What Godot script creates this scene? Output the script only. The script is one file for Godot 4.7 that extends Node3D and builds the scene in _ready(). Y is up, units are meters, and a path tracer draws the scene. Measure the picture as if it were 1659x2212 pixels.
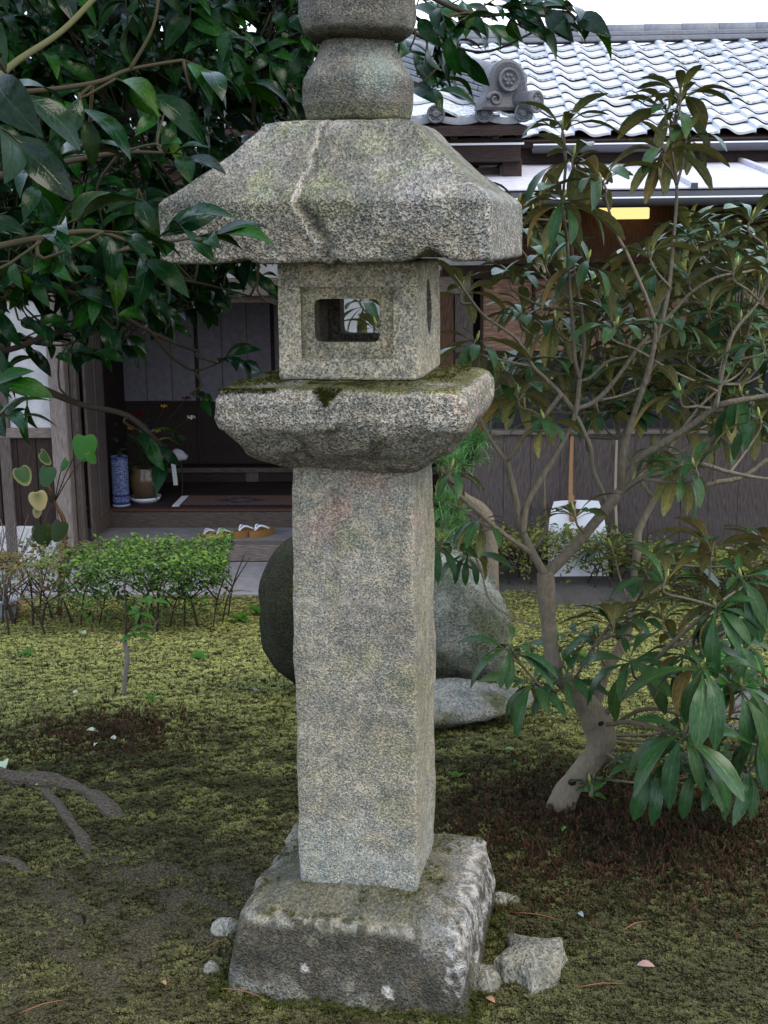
extends Node3D
# A granite garden lantern on moss, a rhododendron on its right, an evergreen on its left, a tiled house behind.
# Image points (1659 x 2212) are only used to survey the place: P() turns a bearing and a distance into a point.

const F := 2850.0
var cam_pos := Vector3(0.0216, 1.58, 2.754)
var cr := Vector3.RIGHT
var cu := Vector3.UP
var cb := Vector3.BACK
var rng := RandomNumberGenerator.new()
var taken := {}
var M := {}
var n_lo := FastNoiseLite.new()
var n_mid := FastNoiseLite.new()
var n_hi := FastNoiseLite.new()
var mounds := []
var house: Node3D
var house_inv: Transform3D
var leaf_tex: ImageTexture
var leaf_bump: ImageTexture

# ------------------------------------------------------------------ survey
func set_view():
	var p := 0.2055
	var yw := -0.007
	var r := -0.0113
	var ax := Vector3(cos(yw), 0, -sin(yw))
	var az := Vector3(sin(yw), 0, cos(yw))
	var up := Vector3.UP * cos(p) - az * sin(p)
	cb = Vector3.UP * sin(p) + az * cos(p)
	cr = ax * cos(r) + up * sin(r)
	cu = up * cos(r) - ax * sin(r)

func ray(u, v) -> Vector3:
	return cr * ((u - 829.5) / F) - cu * ((v - 1106.0) / F) - cb

func P(u, v, d) -> Vector3:
	var dir := ray(u, v)
	return cam_pos + dir * (d / -dir.z)

func G(u, v) -> Vector3:            # where that bearing meets the ground
	var dir := ray(u, v)
	var t := 1.5
	for i in 900:
		var q := cam_pos + dir * t
		if q.y < ground_h(q.x, q.z):
			return q
		t += 0.012
	return cam_pos + dir * t

func HP(u, v, k) -> Vector3:         # house axes, on the plane z = k
	var o := house_inv * cam_pos
	var dir := house_inv.basis * ray(u, v)
	return o + dir * ((k - o.z) / dir.z)

func HY(u, v, y) -> Vector3:         # house axes, at the height y
	var o := house_inv * cam_pos
	var dir := house_inv.basis * ray(u, v)
	return o + dir * ((y - o.y) / dir.y)

func vis(p: Vector3) -> Vector3:     # image point and distance of a place
	var q := p - cam_pos
	var z := -q.dot(cb)
	return Vector3(829.5 + F * q.dot(cr) / z, 1106.0 - F * q.dot(cu) / z, z)

# ------------------------------------------------------------------ naming
func numbered(n: String) -> String:
	var k = taken.get(n, 0)
	taken[n] = k + 1
	return n if k == 0 else "%s_%03d" % [n, k]

func tag(o: Node, label: String, category: String, group := "") -> Node:
	o.set_meta("label", label)
	o.set_meta("category", category)
	if group:
		o.set_meta("group", group)
	return o

func thing(n: String, label: String, category: String, at := Vector3.ZERO, turn := 0.0, group := "") -> Node3D:
	var o := Node3D.new()
	o.name = numbered(n)
	add_child(o)
	o.position = at
	o.rotation.y = turn
	tag(o, label, category, group)
	return o

func part(n: String, mesh: Mesh, m: Material, parent: Node, tr := Transform3D()) -> MeshInstance3D:
	var o := MeshInstance3D.new()
	o.name = n
	o.mesh = mesh
	o.material_override = m
	o.transform = tr
	parent.add_child(o, true)
	return o

func solo(n: String, mesh: Mesh, m: Material, label: String, category: String, group := "", tr := Transform3D()) -> MeshInstance3D:
	var o := part(numbered(n), mesh, m, self, tr)
	tag(o, label, category, group)
	return o

func struct(n: String, mesh: Mesh, m: Material, tr := Transform3D()) -> MeshInstance3D:
	var o := part(numbered(n), mesh, m, self, tr)
	o.set_meta("kind", "structure")
	return o

func stuff(n: String, mesh: Mesh, m: Material, trs: Array, cols: Array, parent: Node) -> MultiMeshInstance3D:
	var mm := MultiMesh.new()
	mm.transform_format = MultiMesh.TRANSFORM_3D
	mm.use_colors = true
	mm.mesh = mesh
	mm.instance_count = trs.size()
	for i in trs.size():
		mm.set_instance_transform(i, trs[i])
		mm.set_instance_color(i, cols[i])
	var o := MultiMeshInstance3D.new()
	o.name = n
	o.multimesh = mm
	o.material_override = m
	o.set_meta("kind", "stuff")
	parent.add_child(o, true)
	return o

# ------------------------------------------------------------------ textures
func seamless(size: int, type: int, freq: float, sd: int, oct := 1, cell := false) -> PackedByteArray:
	var n := FastNoiseLite.new()
	n.noise_type = type
	n.frequency = freq
	n.seed = sd
	n.fractal_type = FastNoiseLite.FRACTAL_FBM if oct > 1 else FastNoiseLite.FRACTAL_NONE
	n.fractal_octaves = oct
	if cell:
		n.cellular_return_type = FastNoiseLite.RETURN_CELL_VALUE
		n.cellular_jitter = 1.0
	var im := n.get_seamless_image(size, size, false, false, 0.06)
	im.convert(Image.FORMAT_L8)
	return im.get_data()

func tex_rgb(size: int, data: PackedByteArray) -> ImageTexture:
	return ImageTexture.create_from_image(Image.create_from_data(size, size, false, Image.FORMAT_RGB8, data))

func tex_l(size: int, data: PackedByteArray) -> ImageTexture:
	return ImageTexture.create_from_image(Image.create_from_data(size, size, false, Image.FORMAT_L8, data))

func granite(size: int, sd: int, contrast: float) -> Array:
	var a := seamless(size, FastNoiseLite.TYPE_CELLULAR, 0.17, sd, 1, true)
	var b := seamless(size, FastNoiseLite.TYPE_CELLULAR, 0.30, sd + 1, 1, true)
	var c := seamless(size, FastNoiseLite.TYPE_SIMPLEX_SMOOTH, 0.012, sd + 2, 4)
	var e := seamless(size, FastNoiseLite.TYPE_SIMPLEX_SMOOTH, 0.17, sd + 3, 2)
	var out := PackedByteArray()
	out.resize(size * size * 3)
	var hgt := PackedByteArray()
	hgt.resize(size * size)
	for i in size * size:
		var g := a[i] / 255.0
		var s := b[i] / 255.0
		var l := c[i] / 255.0
		var f := e[i] / 255.0
		var t := 0.74 + contrast * ((g - 0.5) * 0.62 + (f - 0.5) * 0.30 + (l - 0.5) * 0.40)
		if s < 0.2:
			t *= 1.0 - 0.55 * contrast
		elif s > 0.86:
			t += 0.12 * contrast
		var warm := (b[(i * 7 + 311) % (size * size)] - 128) / 255.0 * 0.05 + (l - 0.5) * 0.05
		out[i * 3] = int(clampf(t + warm + 0.012, 0, 1) * 255)
		out[i * 3 + 1] = int(clampf(t, 0, 1) * 255)
		out[i * 3 + 2] = int(clampf(t - warm * 1.2 - 0.035, 0, 1) * 255)
		hgt[i] = int(clampf(0.5 + (g - 0.5) * 0.6 + (f - 0.5) * 0.5 - (0.4 if s < 0.2 else 0.0), 0, 1) * 255)
	return [tex_rgb(size, out), tex_l(size, hgt)]

func grain(size: int) -> Array:
	var a := seamless(size, FastNoiseLite.TYPE_SIMPLEX_SMOOTH, 0.03, 71, 4)
	var b := seamless(size, FastNoiseLite.TYPE_SIMPLEX_SMOOTH, 0.2, 72, 2)
	var out := PackedByteArray()
	out.resize(size * size * 3)
	var hgt := PackedByteArray()
	hgt.resize(size * size)
	for i in size * size:
		var t := 0.5 + (a[i] - 128) / 255.0 * 0.9 + (b[i] - 128) / 255.0 * 0.5
		var v := clampf(0.72 + (t - 0.5) * 0.45, 0, 1)
		out[i * 3] = int(v * 255)
		out[i * 3 + 1] = int(clampf(v - 0.02, 0, 1) * 255)
		out[i * 3 + 2] = int(clampf(v - 0.03 + (0.5 - t) * 0.05, 0, 1) * 255)
		hgt[i] = int(clampf(t, 0, 1) * 255)
	return [tex_rgb(size, out), tex_l(size, hgt)]

func soft(size: int, freq: float, sd: int, amount: float, oct := 4) -> Array:
	var a := seamless(size, FastNoiseLite.TYPE_SIMPLEX_SMOOTH, freq, sd, oct)
	var out := PackedByteArray()
	out.resize(size * size * 3)
	for i in size * size:
		var v := int(clampf(0.8 + (a[i] - 128) / 255.0 * amount, 0, 1) * 255)
		out[i * 3] = v
		out[i * 3 + 1] = v
		out[i * 3 + 2] = v
	return [tex_rgb(size, out), tex_l(size, a)]

func leaf_textures():                # midrib and side veins, paler than the blade
	var w := 128
	var out := PackedByteArray()
	out.resize(w * w * 3)
	var hgt := PackedByteArray()
	hgt.resize(w * w)
	var nz := seamless(w, FastNoiseLite.TYPE_SIMPLEX_SMOOTH, 0.05, 5, 3)
	for j in w:
		for i in w:
			var x := absf((i + 0.5) / w - 0.5) * 2.0
			var y := (j + 0.5) / w
			var k := fposmod((y - x * 0.16) * 9.0, 1.0)
			var side := clampf(1.0 - absf(k - 0.5) * 9.0, 0, 1) * clampf(1.0 - x * 1.05, 0, 1)
			var rib := clampf(1.0 - x * 16.0, 0, 1)
			var t := 0.70 + (nz[j * w + i] - 128) / 255.0 * 0.22 + rib * 0.24 + side * 0.10
			var q := (j * w + i) * 3
			var spot_n := nz[(j * 5 % w) * w + (i * 5 + 40) % w]
			if spot_n > 186:
				t *= 0.72
			out[q] = int(clampf(t + rib * 0.06, 0, 1) * 255)
			out[q + 1] = int(clampf(t, 0, 1) * 255)
			out[q + 2] = int(clampf(t - rib * 0.06, 0, 1) * 255)
			hgt[j * w + i] = int(clampf(0.75 - side * 0.4 - rib * 0.6 + (nz[j * w + i] - 128) / 255.0 * 0.3, 0, 1) * 255)
	leaf_tex = tex_rgb(w, out)
	leaf_bump = tex_l(w, hgt)

func mat(tex, col: Color, rough: float, scale := Vector3.ONE, bump := 0.0, world := false) -> StandardMaterial3D:
	var m := StandardMaterial3D.new()
	m.albedo_color = col
	m.roughness = rough
	m.metallic_specular = 0.22 if rough > 0.6 else 0.5
	m.vertex_color_use_as_albedo = true
	if tex:
		m.albedo_texture = tex[0]
		m.uv1_triplanar = true
		m.uv1_world_triplanar = world
		m.uv1_scale = scale
		m.uv1_triplanar_sharpness = 4.0
		if bump > 0.0:
			m.heightmap_enabled = true
			m.heightmap_texture = tex[1]
			m.heightmap_scale = bump
	return m

func leaf_mat(col: Color, rough: float, back := 0.25, spec := 0.5) -> StandardMaterial3D:
	var m := StandardMaterial3D.new()
	m.albedo_color = col
	m.albedo_texture = leaf_tex
	m.vertex_color_use_as_albedo = true
	m.roughness = rough
	m.metallic_specular = spec
	m.heightmap_enabled = true
	m.heightmap_texture = leaf_bump
	m.heightmap_scale = 0.06
	m.backlight_enabled = true
	m.backlight = Color(back, back, back)
	m.cull_mode = BaseMaterial3D.CULL_DISABLED
	return m

func lin(r, g, b) -> Color:          # a real-world colour, linear, as Godot's sRGB
	return Color(r, g, b).linear_to_srgb()

func materials():
	var gr := granite(1024, 11, 0.55)
	var gs := granite(1024, 211, 0.42)
	var rk := granite(512, 31, 0.32)
	var fb := granite(512, 91, 0.5)
	M.fire = mat(fb, Color.WHITE, 0.93, Vector3.ONE * 2.7, 0.12)
	var clean := soft(256, 0.03, 55, 0.14)
	var wd := grain(512)
	var sf := soft(512, 0.02, 51, 0.5)
	var fine := soft(512, 0.08, 61, 0.7)
	leaf_textures()
	M.stone = mat(gs, Color.WHITE, 0.93, Vector3.ONE * 1.75, 0.3)
	M.rough_stone = mat(gr, Color.WHITE, 0.95, Vector3.ONE * 1.35, 0.5)
	M.worn_stone = mat(rk, Color.WHITE, 0.95, Vector3.ONE * 2.4, 0.5)
	M.rock = mat(rk, Color.WHITE, 0.92, Vector3.ONE * 1.6, 0.6)
	M.slab = mat(clean, lin(0.40, 0.385, 0.40), 0.9, Vector3.ONE * 1.2, 0.1)
	M.ground = mat(fine, Color.WHITE, 1.0, Vector3.ONE * 2.6, 1.2, true)
	M.wood_y = mat(wd, lin(0.21, 0.18, 0.17), 0.8, Vector3(9, 0.6, 9), 0.1)
	M.wood_x = mat(wd, lin(0.20, 0.16, 0.14), 0.8, Vector3(0.6, 9, 9), 0.1)
	M.pale_wood = mat(wd, lin(0.36, 0.31, 0.28), 0.8, Vector3(0.6, 10, 10), 0.1)
	M.post_wood = mat(wd, lin(0.40, 0.355, 0.335), 0.8, Vector3(10, 0.5, 10), 0.1)
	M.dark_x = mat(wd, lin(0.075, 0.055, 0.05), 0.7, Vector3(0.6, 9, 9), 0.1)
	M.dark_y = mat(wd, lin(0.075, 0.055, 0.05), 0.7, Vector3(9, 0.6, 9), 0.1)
	M.red_wood = mat(wd, lin(0.19, 0.105, 0.075), 0.75, Vector3(9, 0.6, 9), 0.1)
	M.panel = mat(wd, lin(0.50, 0.31, 0.23), 0.8, Vector3(0.5, 3, 3), 0.1)
	M.paper = mat(clean, lin(0.34, 0.32, 0.37), 0.95, Vector3.ONE * 2.0)
	M.plaster = mat(clean, lin(0.80, 0.79, 0.79), 0.95, Vector3.ONE * 1.2, 0.1)
	M.tile = mat(clean, lin(0.86, 0.88, 0.92), 0.42, Vector3.ONE * 3.0, 0.1)
	M.tile_b = mat(sf, lin(0.86, 0.89, 0.94), 0.48, Vector3.ONE * 3.0, 0.1)
	M.tile_c = mat(sf, lin(0.62, 0.65, 0.70), 0.5, Vector3.ONE * 4.0, 0.1)
	M.ridge_tile = mat(clean, lin(0.24, 0.25, 0.28), 0.6, Vector3.ONE * 3.0, 0.1)
	M.end_tile = mat(clean, lin(0.13, 0.135, 0.15), 0.5, Vector3.ONE * 5.0)
	M.oni = mat(clean, lin(0.10, 0.10, 0.115), 0.5, Vector3.ONE * 7.0, 0.2)
	M.metal_roof = mat(clean, lin(0.80, 0.77, 0.84), 0.5, Vector3.ONE * 1.5)
	M.gutter = mat(null, lin(0.07, 0.07, 0.085), 0.35)
	M.trim = mat(null, lin(0.75, 0.77, 0.8), 0.4)
	M.glass_dark = mat(null, lin(0.03, 0.03, 0.035), 0.12)
	M.bark = mat(clean, lin(0.27, 0.23, 0.17), 0.9, Vector3(9, 4, 9), 0.4)
	M.twig = mat(null, lin(0.05, 0.043, 0.024), 0.85)
	M.pale_twig = mat(null, lin(0.10, 0.10, 0.045), 0.8)
	M.dark_twig = mat(null, lin(0.045, 0.034, 0.026), 0.85)
	M.grey_twig = mat(null, lin(0.15, 0.14, 0.125), 0.85)
	M.root = mat(sf, lin(0.20, 0.168, 0.125), 0.9, Vector3(5, 16, 16), 1.2)
	M.plain = mat(null, Color.WHITE, 0.9)
	M.plain.metallic_specular = 0.12
	M.plain.cull_mode = BaseMaterial3D.CULL_DISABLED
	M.plain.backlight_enabled = true
	M.plain.backlight = Color(0.25, 0.25, 0.25)
	M.matte = mat(null, Color.WHITE, 0.85)
	M.glaze = mat(null, Color.WHITE, 0.22)

# ------------------------------------------------------------------ mesh tools
func tri(st: SurfaceTool, a: Vector3, b: Vector3, c: Vector3):
	st.add_vertex(a)
	st.add_vertex(b)
	st.add_vertex(c)

func quad(st: SurfaceTool, a, b, c, d):   # a b c d clockwise seen from the front
	tri(st, a, b, c)
	tri(st, a, c, d)

func begin(smooth := false) -> SurfaceTool:
	var st := SurfaceTool.new()
	st.begin(Mesh.PRIMITIVE_TRIANGLES)
	st.set_smooth_group(0 if smooth else -1)
	st.set_color(Color.WHITE)
	return st

func fin(st: SurfaceTool) -> ArrayMesh:
	st.index()
	st.generate_normals()
	return st.commit()

var box_cache := {}
func box(size: Vector3, b := 0.004) -> ArrayMesh:     # a box with chamfered edges
	var key := [size.snappedf(0.0005), b]
	if box_cache.has(key):
		return box_cache[key]
	var st := begin()
	add_box(st, Transform3D(), size, b)
	st.generate_normals()
	box_cache[key] = st.commit()
	return box_cache[key]

func add_box(st: SurfaceTool, tr: Transform3D, size: Vector3, b := 0.004):
	b = minf(b, minf(size.x, minf(size.y, size.z)) * 0.3)
	var h := size / 2.0
	var v := func(sx, sy, sz, ax):
		var q := Vector3(sx * (h.x - (0.0 if ax == 0 else b)), sy * (h.y - (0.0 if ax == 1 else b)), sz * (h.z - (0.0 if ax == 2 else b)))
		return tr * q
	var emit := func(pts: Array, out: Vector3):
		var n: Vector3 = (pts[1] - pts[0]).cross(pts[2] - pts[0])
		if n.dot(tr.basis * out) > 0.0:
			pts.reverse()
		for k in range(1, pts.size() - 1):
			tri(st, pts[0], pts[k], pts[k + 1])
	for s in [-1, 1]:
		emit.call([v.call(s, -1, -1, 0), v.call(s, 1, -1, 0), v.call(s, 1, 1, 0), v.call(s, -1, 1, 0)], Vector3(s, 0, 0))
		emit.call([v.call(-1, s, -1, 1), v.call(1, s, -1, 1), v.call(1, s, 1, 1), v.call(-1, s, 1, 1)], Vector3(0, s, 0))
		emit.call([v.call(-1, -1, s, 2), v.call(1, -1, s, 2), v.call(1, 1, s, 2), v.call(-1, 1, s, 2)], Vector3(0, 0, s))
		for t in [-1, 1]:
			emit.call([v.call(s, t, -1, 0), v.call(s, t, 1, 0), v.call(s, t, 1, 1), v.call(s, t, -1, 1)], Vector3(s, t, 0))
			emit.call([v.call(s, -1, t, 0), v.call(s, 1, t, 0), v.call(s, 1, t, 2), v.call(s, -1, t, 2)], Vector3(s, 0, t))
			emit.call([v.call(-1, s, t, 1), v.call(1, s, t, 1), v.call(1, s, t, 2), v.call(-1, s, t, 2)], Vector3(0, s, t))
			for w in [-1, 1]:
				emit.call([v.call(s, t, w, 0), v.call(s, t, w, 1), v.call(s, t, w, 2)], Vector3(s, t, w))

func bar(n: String, a: Vector3, b: Vector3, m: Material, parent: Node, bev := 0.004) -> MeshInstance3D:   # an upright box between two opposite corners
	var lo := a.min(b)
	var hi := a.max(b)
	return part(n, box(hi - lo, bev), m, parent, Transform3D(Basis(), (lo + hi) / 2.0))

func smooth_path(pts: Array, rad: Array, per := 4) -> Array:
	var op := []
	var orr := []
	var n := pts.size()
	for i in n - 1:
		var p0: Vector3 = pts[maxi(i - 1, 0)]
		var p3: Vector3 = pts[mini(i + 2, n - 1)]
		for k in per:
			var t := float(k) / per
			op.append(pts[i].cubic_interpolate(pts[i + 1], p0, p3, t))
			orr.append(lerpf(rad[i], rad[i + 1], t))
	op.append(pts[n - 1])
	orr.append(rad[n - 1])
	return [op, orr]

func add_tube(st: SurfaceTool, pts: Array, rad: Array, sides := 7, wob := 0.0):
	var n := pts.size()
	var rings := []
	var side := Vector3.ZERO
	for i in n:
		var t: Vector3 = (pts[mini(i + 1, n - 1)] - pts[maxi(i - 1, 0)]).normalized()
		if side == Vector3.ZERO:
			side = t.cross(Vector3(0.31, 0.2, 0.93)).normalized()
		side = (side - t * side.dot(t)).normalized()
		var other := t.cross(side)
		var ring := []
		for k in sides:
			var a := TAU * k / sides
			var r: float = rad[i]
			var q: Vector3 = pts[i] + (side * cos(a) + other * sin(a)) * r
			if wob > 0.0:
				q += (q - pts[i]) * wob * n_mid.get_noise_3dv(q * 2.2)
			ring.append(q)
		rings.append(ring)
	for i in n - 1:
		for k in sides:
			var k2 := (k + 1) % sides
			quad(st, rings[i][k], rings[i][k2], rings[i + 1][k2], rings[i + 1][k])
	for k in sides:
		tri(st, pts[n - 1] + (pts[n - 1] - pts[n - 2]).normalized() * rad[n - 1] * 0.5, rings[n - 1][k], rings[n - 1][(k + 1) % sides])
		tri(st, pts[0], rings[0][(k + 1) % sides], rings[0][k])

func tube(pts: Array, rad: Array, sides := 7, per := 4, wob := 0.0) -> ArrayMesh:
	var st := begin(true)
	var sp := smooth_path(pts, rad, per)
	add_tube(st, sp[0], sp[1], sides, wob)
	return fin(st)

func add_lathe(st: SurfaceTool, prof: Array, sides := 24, at := Vector3.ZERO):
	for i in prof.size() - 1:
		for k in sides:
			var a := TAU * k / sides
			var b := TAU * (k + 1) / sides
			var f := func(q, t): return at + Vector3(q.x * cos(t), q.y, q.x * sin(t))
			quad(st, f.call(prof[i], a), f.call(prof[i + 1], a), f.call(prof[i + 1], b), f.call(prof[i], b))

func lathe(prof: Array, sides := 24) -> ArrayMesh:
	var st := begin(true)
	add_lathe(st, prof, sides)
	return fin(st)

# A square block of stone: prof lists [height, half width, corner radius]; cells of about «step»; shape() may push a point, tint() colours it.
func block(prof: Array, step: float, shape: Callable, tint: Callable) -> ArrayMesh:
	var rows := []
	for i in prof.size() - 1:
		var a: Array = prof[i]
		var b: Array = prof[i + 1]
		var len := Vector2(a[0] - b[0], a[1] - b[1]).length()
		var k := maxi(1, int(ceil(len / step)))
		for j in k:
			var t := float(j) / k
			rows.append([lerpf(a[0], b[0], t), lerpf(a[1], b[1], t), lerpf(a[2], b[2], t)])
	rows.append(prof[prof.size() - 1])
	var widest := 0.0
	for q in prof:
		widest = maxf(widest, q[1])
	var per := maxi(4, int(ceil(widest * 2.0 / step)))
	var arc := 3
	var ring_n := 4 * (per + arc)
	var verts := PackedVector3Array()
	var cols := PackedColorArray()
	for q in rows:
		var hw: float = maxf(q[1], 0.0004)
		var r: float = minf(q[2], hw * 0.98)
		for s in 4:
			var ca := cos(s * PI / 2)
			var sa := sin(s * PI / 2)
			for k in per + arc:
				var x: float
				var z: float
				if k < per:
					x = lerpf(-(hw - r), hw - r, float(k) / per)
					z = hw
				else:
					var an := (k - per) * (PI / 2) / arc
					x = hw - r + sin(an) * r
					z = hw - r + cos(an) * r
				var p := Vector3(x * ca + z * sa, q[0], -x * sa + z * ca)
				p = shape.call(p)
				verts.append(p)
				cols.append(tint.call(p))
	var idx := PackedInt32Array()
	for i in rows.size() - 1:
		for k in ring_n:
			var a := i * ring_n + k
			var b := i * ring_n + (k + 1) % ring_n
			idx.append_array([a, a + ring_n, b, b, a + ring_n, b + ring_n])
	for e in [0, rows.size() - 1]:      # close both ends
		var c := verts.size()
		var mid := Vector3.ZERO
		for k in ring_n:
			mid += verts[e * ring_n + k] / ring_n
		verts.append(mid)
		cols.append(cols[e * ring_n])
		for k in ring_n:
			var a = e * ring_n + k
			var b = e * ring_n + (k + 1) % ring_n
			idx.append_array([c, a, b] if e == 0 else [c, b, a])
	var arr := []
	arr.resize(Mesh.ARRAY_MAX)
	arr[Mesh.ARRAY_VERTEX] = verts
	arr[Mesh.ARRAY_COLOR] = cols
	arr[Mesh.ARRAY_INDEX] = idx
	var am := ArrayMesh.new()
	am.add_surface_from_arrays(Mesh.PRIMITIVE_TRIANGLES, arr)
	var st := SurfaceTool.new()
	st.create_from(am, 0)
	st.generate_normals()
	return st.commit()

# A stone: a sphere cut by random planes and roughened.
func rock(size: Vector3, sd: int, cuts: int, rough: float, tint: Callable, seg := 48) -> ArrayMesh:
	var r := RandomNumberGenerator.new()
	r.seed = sd
	var pl := []
	for i in cuts:
		pl.append([Vector3(r.randfn(), r.randfn() * 0.8, r.randfn()).normalized(), r.randf_range(0.72, 0.95)])
	var verts := PackedVector3Array()
	var cols := PackedColorArray()
	var half := seg / 2
	for j in half + 1:
		for i in seg:
			var a := TAU * i / seg
			var b := PI * j / half
			var d := Vector3(sin(b) * cos(a), cos(b), sin(b) * sin(a))
			var rad := 1.0
			for q in pl:
				var c: float = d.dot(q[0])
				if c > 0.05:
					rad = -log(exp(-26.0 * rad) + exp(-26.0 * q[1] / c)) / 26.0
			var p := d * rad * size
			var o := Vector3(sd * 3.1, 0, 0)
			p += d * rough * (n_lo.get_noise_3dv((p + o) * 2.5) + 0.5 * n_mid.get_noise_3dv((p + o) * 1.5) + 0.25 * n_hi.get_noise_3dv(p))
			verts.append(p)
			cols.append(tint.call(p))
	var idx := PackedInt32Array()
	for j in half:
		for i in seg:
			var a := j * seg + i
			var b := j * seg + (i + 1) % seg
			idx.append_array([a, b, a + seg, b, b + seg, a + seg])
	var arr := []
	arr.resize(Mesh.ARRAY_MAX)
	arr[Mesh.ARRAY_VERTEX] = verts
	arr[Mesh.ARRAY_COLOR] = cols
	arr[Mesh.ARRAY_INDEX] = idx
	var am := ArrayMesh.new()
	am.add_surface_from_arrays(Mesh.PRIMITIVE_TRIANGLES, arr)
	var st := SurfaceTool.new()
	st.create_from(am, 0)
	st.generate_normals()
	return st.commit()

# A leaf along +z, one unit long, its face up: two skins, folded on the midrib, bent and tipped.
func leaf(w: float, bend: float, fold: float, point: float, top: Color, under: Color, rows := 7, twist := 0.0, widest := 0.5, blunt := false) -> ArrayMesh:
	var st := SurfaceTool.new()
	st.begin(Mesh.PRIMITIVE_TRIANGLES)
	st.set_smooth_group(0)
	for skin in 2:
		st.set_smooth_group(skin)
		st.set_color(top if skin == 0 else under)
		var g := []
		for i in rows + 1:
			var t := float(i) / rows
			var e := pow(t, log(0.5) / log(widest))
			var hw := w * pow(sin(PI * e), 0.85) * (1.0 - point * pow(t, 3.0)) + 0.012 * (1.0 - t)
			if blunt:                    # long stalked base, rounded tip
				hw = w * (smoothstep(0.05, widest, t) if t < widest else sqrt(maxf(0.0, 1.0 - pow((t - widest) / (1.02 - widest), 2.3)))) + 0.012 * (1.0 - t)
			if i == rows:
				hw = 0.002 if not blunt else w * 0.18
			var y := -bend * t * t + 0.12 * sin(t * 3.0)
			var lift := -0.006 * skin
			var z := t - 0.12 * bend * t * t
			var tw := twist * t
			var rowp := []
			for s in [-1.0, 0.0, 1.0]:
				var q := Vector3(s * hw * cos(tw), y + lift + absf(s) * hw * fold + s * hw * sin(tw), z)
				rowp.append([q, Vector2(0.5 + 0.5 * s * (hw / w if w > 0.0 else 1.0), t)])
			g.append(rowp)
		for i in rows:
			for k in 2:
				var a = g[i][k]
				var b = g[i][k + 1]
				var c = g[i + 1][k + 1]
				var d = g[i + 1][k]
				var order = [a, b, c, a, c, d] if skin == 1 else [a, c, b, a, d, c]
				for q in order:
					st.set_uv(q[1])
					st.add_vertex(q[0])
	st.generate_normals()
	st.index()
	return st.commit()

func leaf_tr(at: Vector3, dir: Vector3, up: Vector3, len: float) -> Transform3D:
	dir = dir.normalized()
	var x := up.cross(dir)
	if x.length() < 0.01:
		x = Vector3(1, 0, 0.1).cross(dir)
	x = x.normalized()
	return Transform3D(Basis(x, dir.cross(x), dir) * Basis.from_scale(Vector3.ONE * len), at)

# leaves: [transform, length]; the 300 that show largest become parts, the rest one mass
func put_leaves(list: Array, meshes: Array, mats: Array, mass_mat: Material, mass_cols: Array, parent: Node3D, most := 300):
	var scored := []
	for q in list:
		var tr: Transform3D = q[0]
		var mid := parent.transform * (tr * Vector3(0, 0, 0.5))
		var s := vis(mid)
		var inside: bool = s.z > 0.3 and s.x > -60 and s.x < 1720 and s.y > -60 and s.y < 2270
		scored.append([(q[1] / s.z if inside else 0.0), tr])
	scored.sort_custom(func(a, b): return a[0] > b[0])
	var trs := []
	var cols := []
	for i in scored.size():
		var tr: Transform3D = scored[i][1]
		if i < most:
			part("leaf", meshes[rng.randi() % meshes.size()], mats[rng.randi() % mats.size()], parent, tr)
		else:
			trs.append(tr)
			var c: Color = mass_cols[rng.randi() % mass_cols.size()]
			var k := rng.randf_range(0.8, 1.15)
			cols.append(Color(c.r * k, c.g * k, c.b * k))
	if trs.size():
		stuff("leaf_mass", meshes[0], mass_mat, trs, cols, parent)

# ------------------------------------------------------------------ ground
func ground_h(x: float, z: float) -> float:
	var d := cam_pos.z - z
	var h := -0.62 * smoothstep(3.2, 8.2, d) - 0.02 * smoothstep(5.0, 6.5, d)
	for m in mounds:
		var q := Vector2(x - m[0].x, z - m[0].z)
		h += m[1] * exp(-q.length_squared() / (m[2] * m[2]))
	if d < 7.6:
		var k := 1.0 - smoothstep(6.6, 7.6, d)
		h += k * (0.016 * n_lo.get_noise_2d(x * 14, z * 14) + 0.006 * n_mid.get_noise_2d(x * 12, z * 12))
	return h

func blob(x, z, c: Vector3, rx: float, rz: float) -> float:
	var q := Vector2((x - c.x) / rx, (z - c.z) / rz)
	return clampf(1.25 - q.length() + 0.55 * n_lo.get_noise_2d(x * 30 + 7, z * 30), 0, 1)

var spot := {}
func red_moss(x, z) -> float:
	return clampf(maxf(maxf(blob(x, z, spot.tree, 0.62, 0.42), blob(x, z, spot.tree2, 0.75, 0.36)), blob(x, z, spot.left, 0.36, 0.30)), 0, 1)

func bare(x, z) -> float:
	var b := maxf(blob(x, z, spot.soil, 0.60, 0.42), blob(x, z, spot.soil2, 0.40, 0.26)) * 0.9
	return clampf(b * (0.85 + 1.2 * n_mid.get_noise_2d(x * 3 + 50, z * 3)), 0, 0.92)

func gravel(x, z) -> float:
	return maxf(blob(x, z, spot.path, 0.35, 0.8), blob(x, z, spot.path2, 0.45, 0.7))

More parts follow.
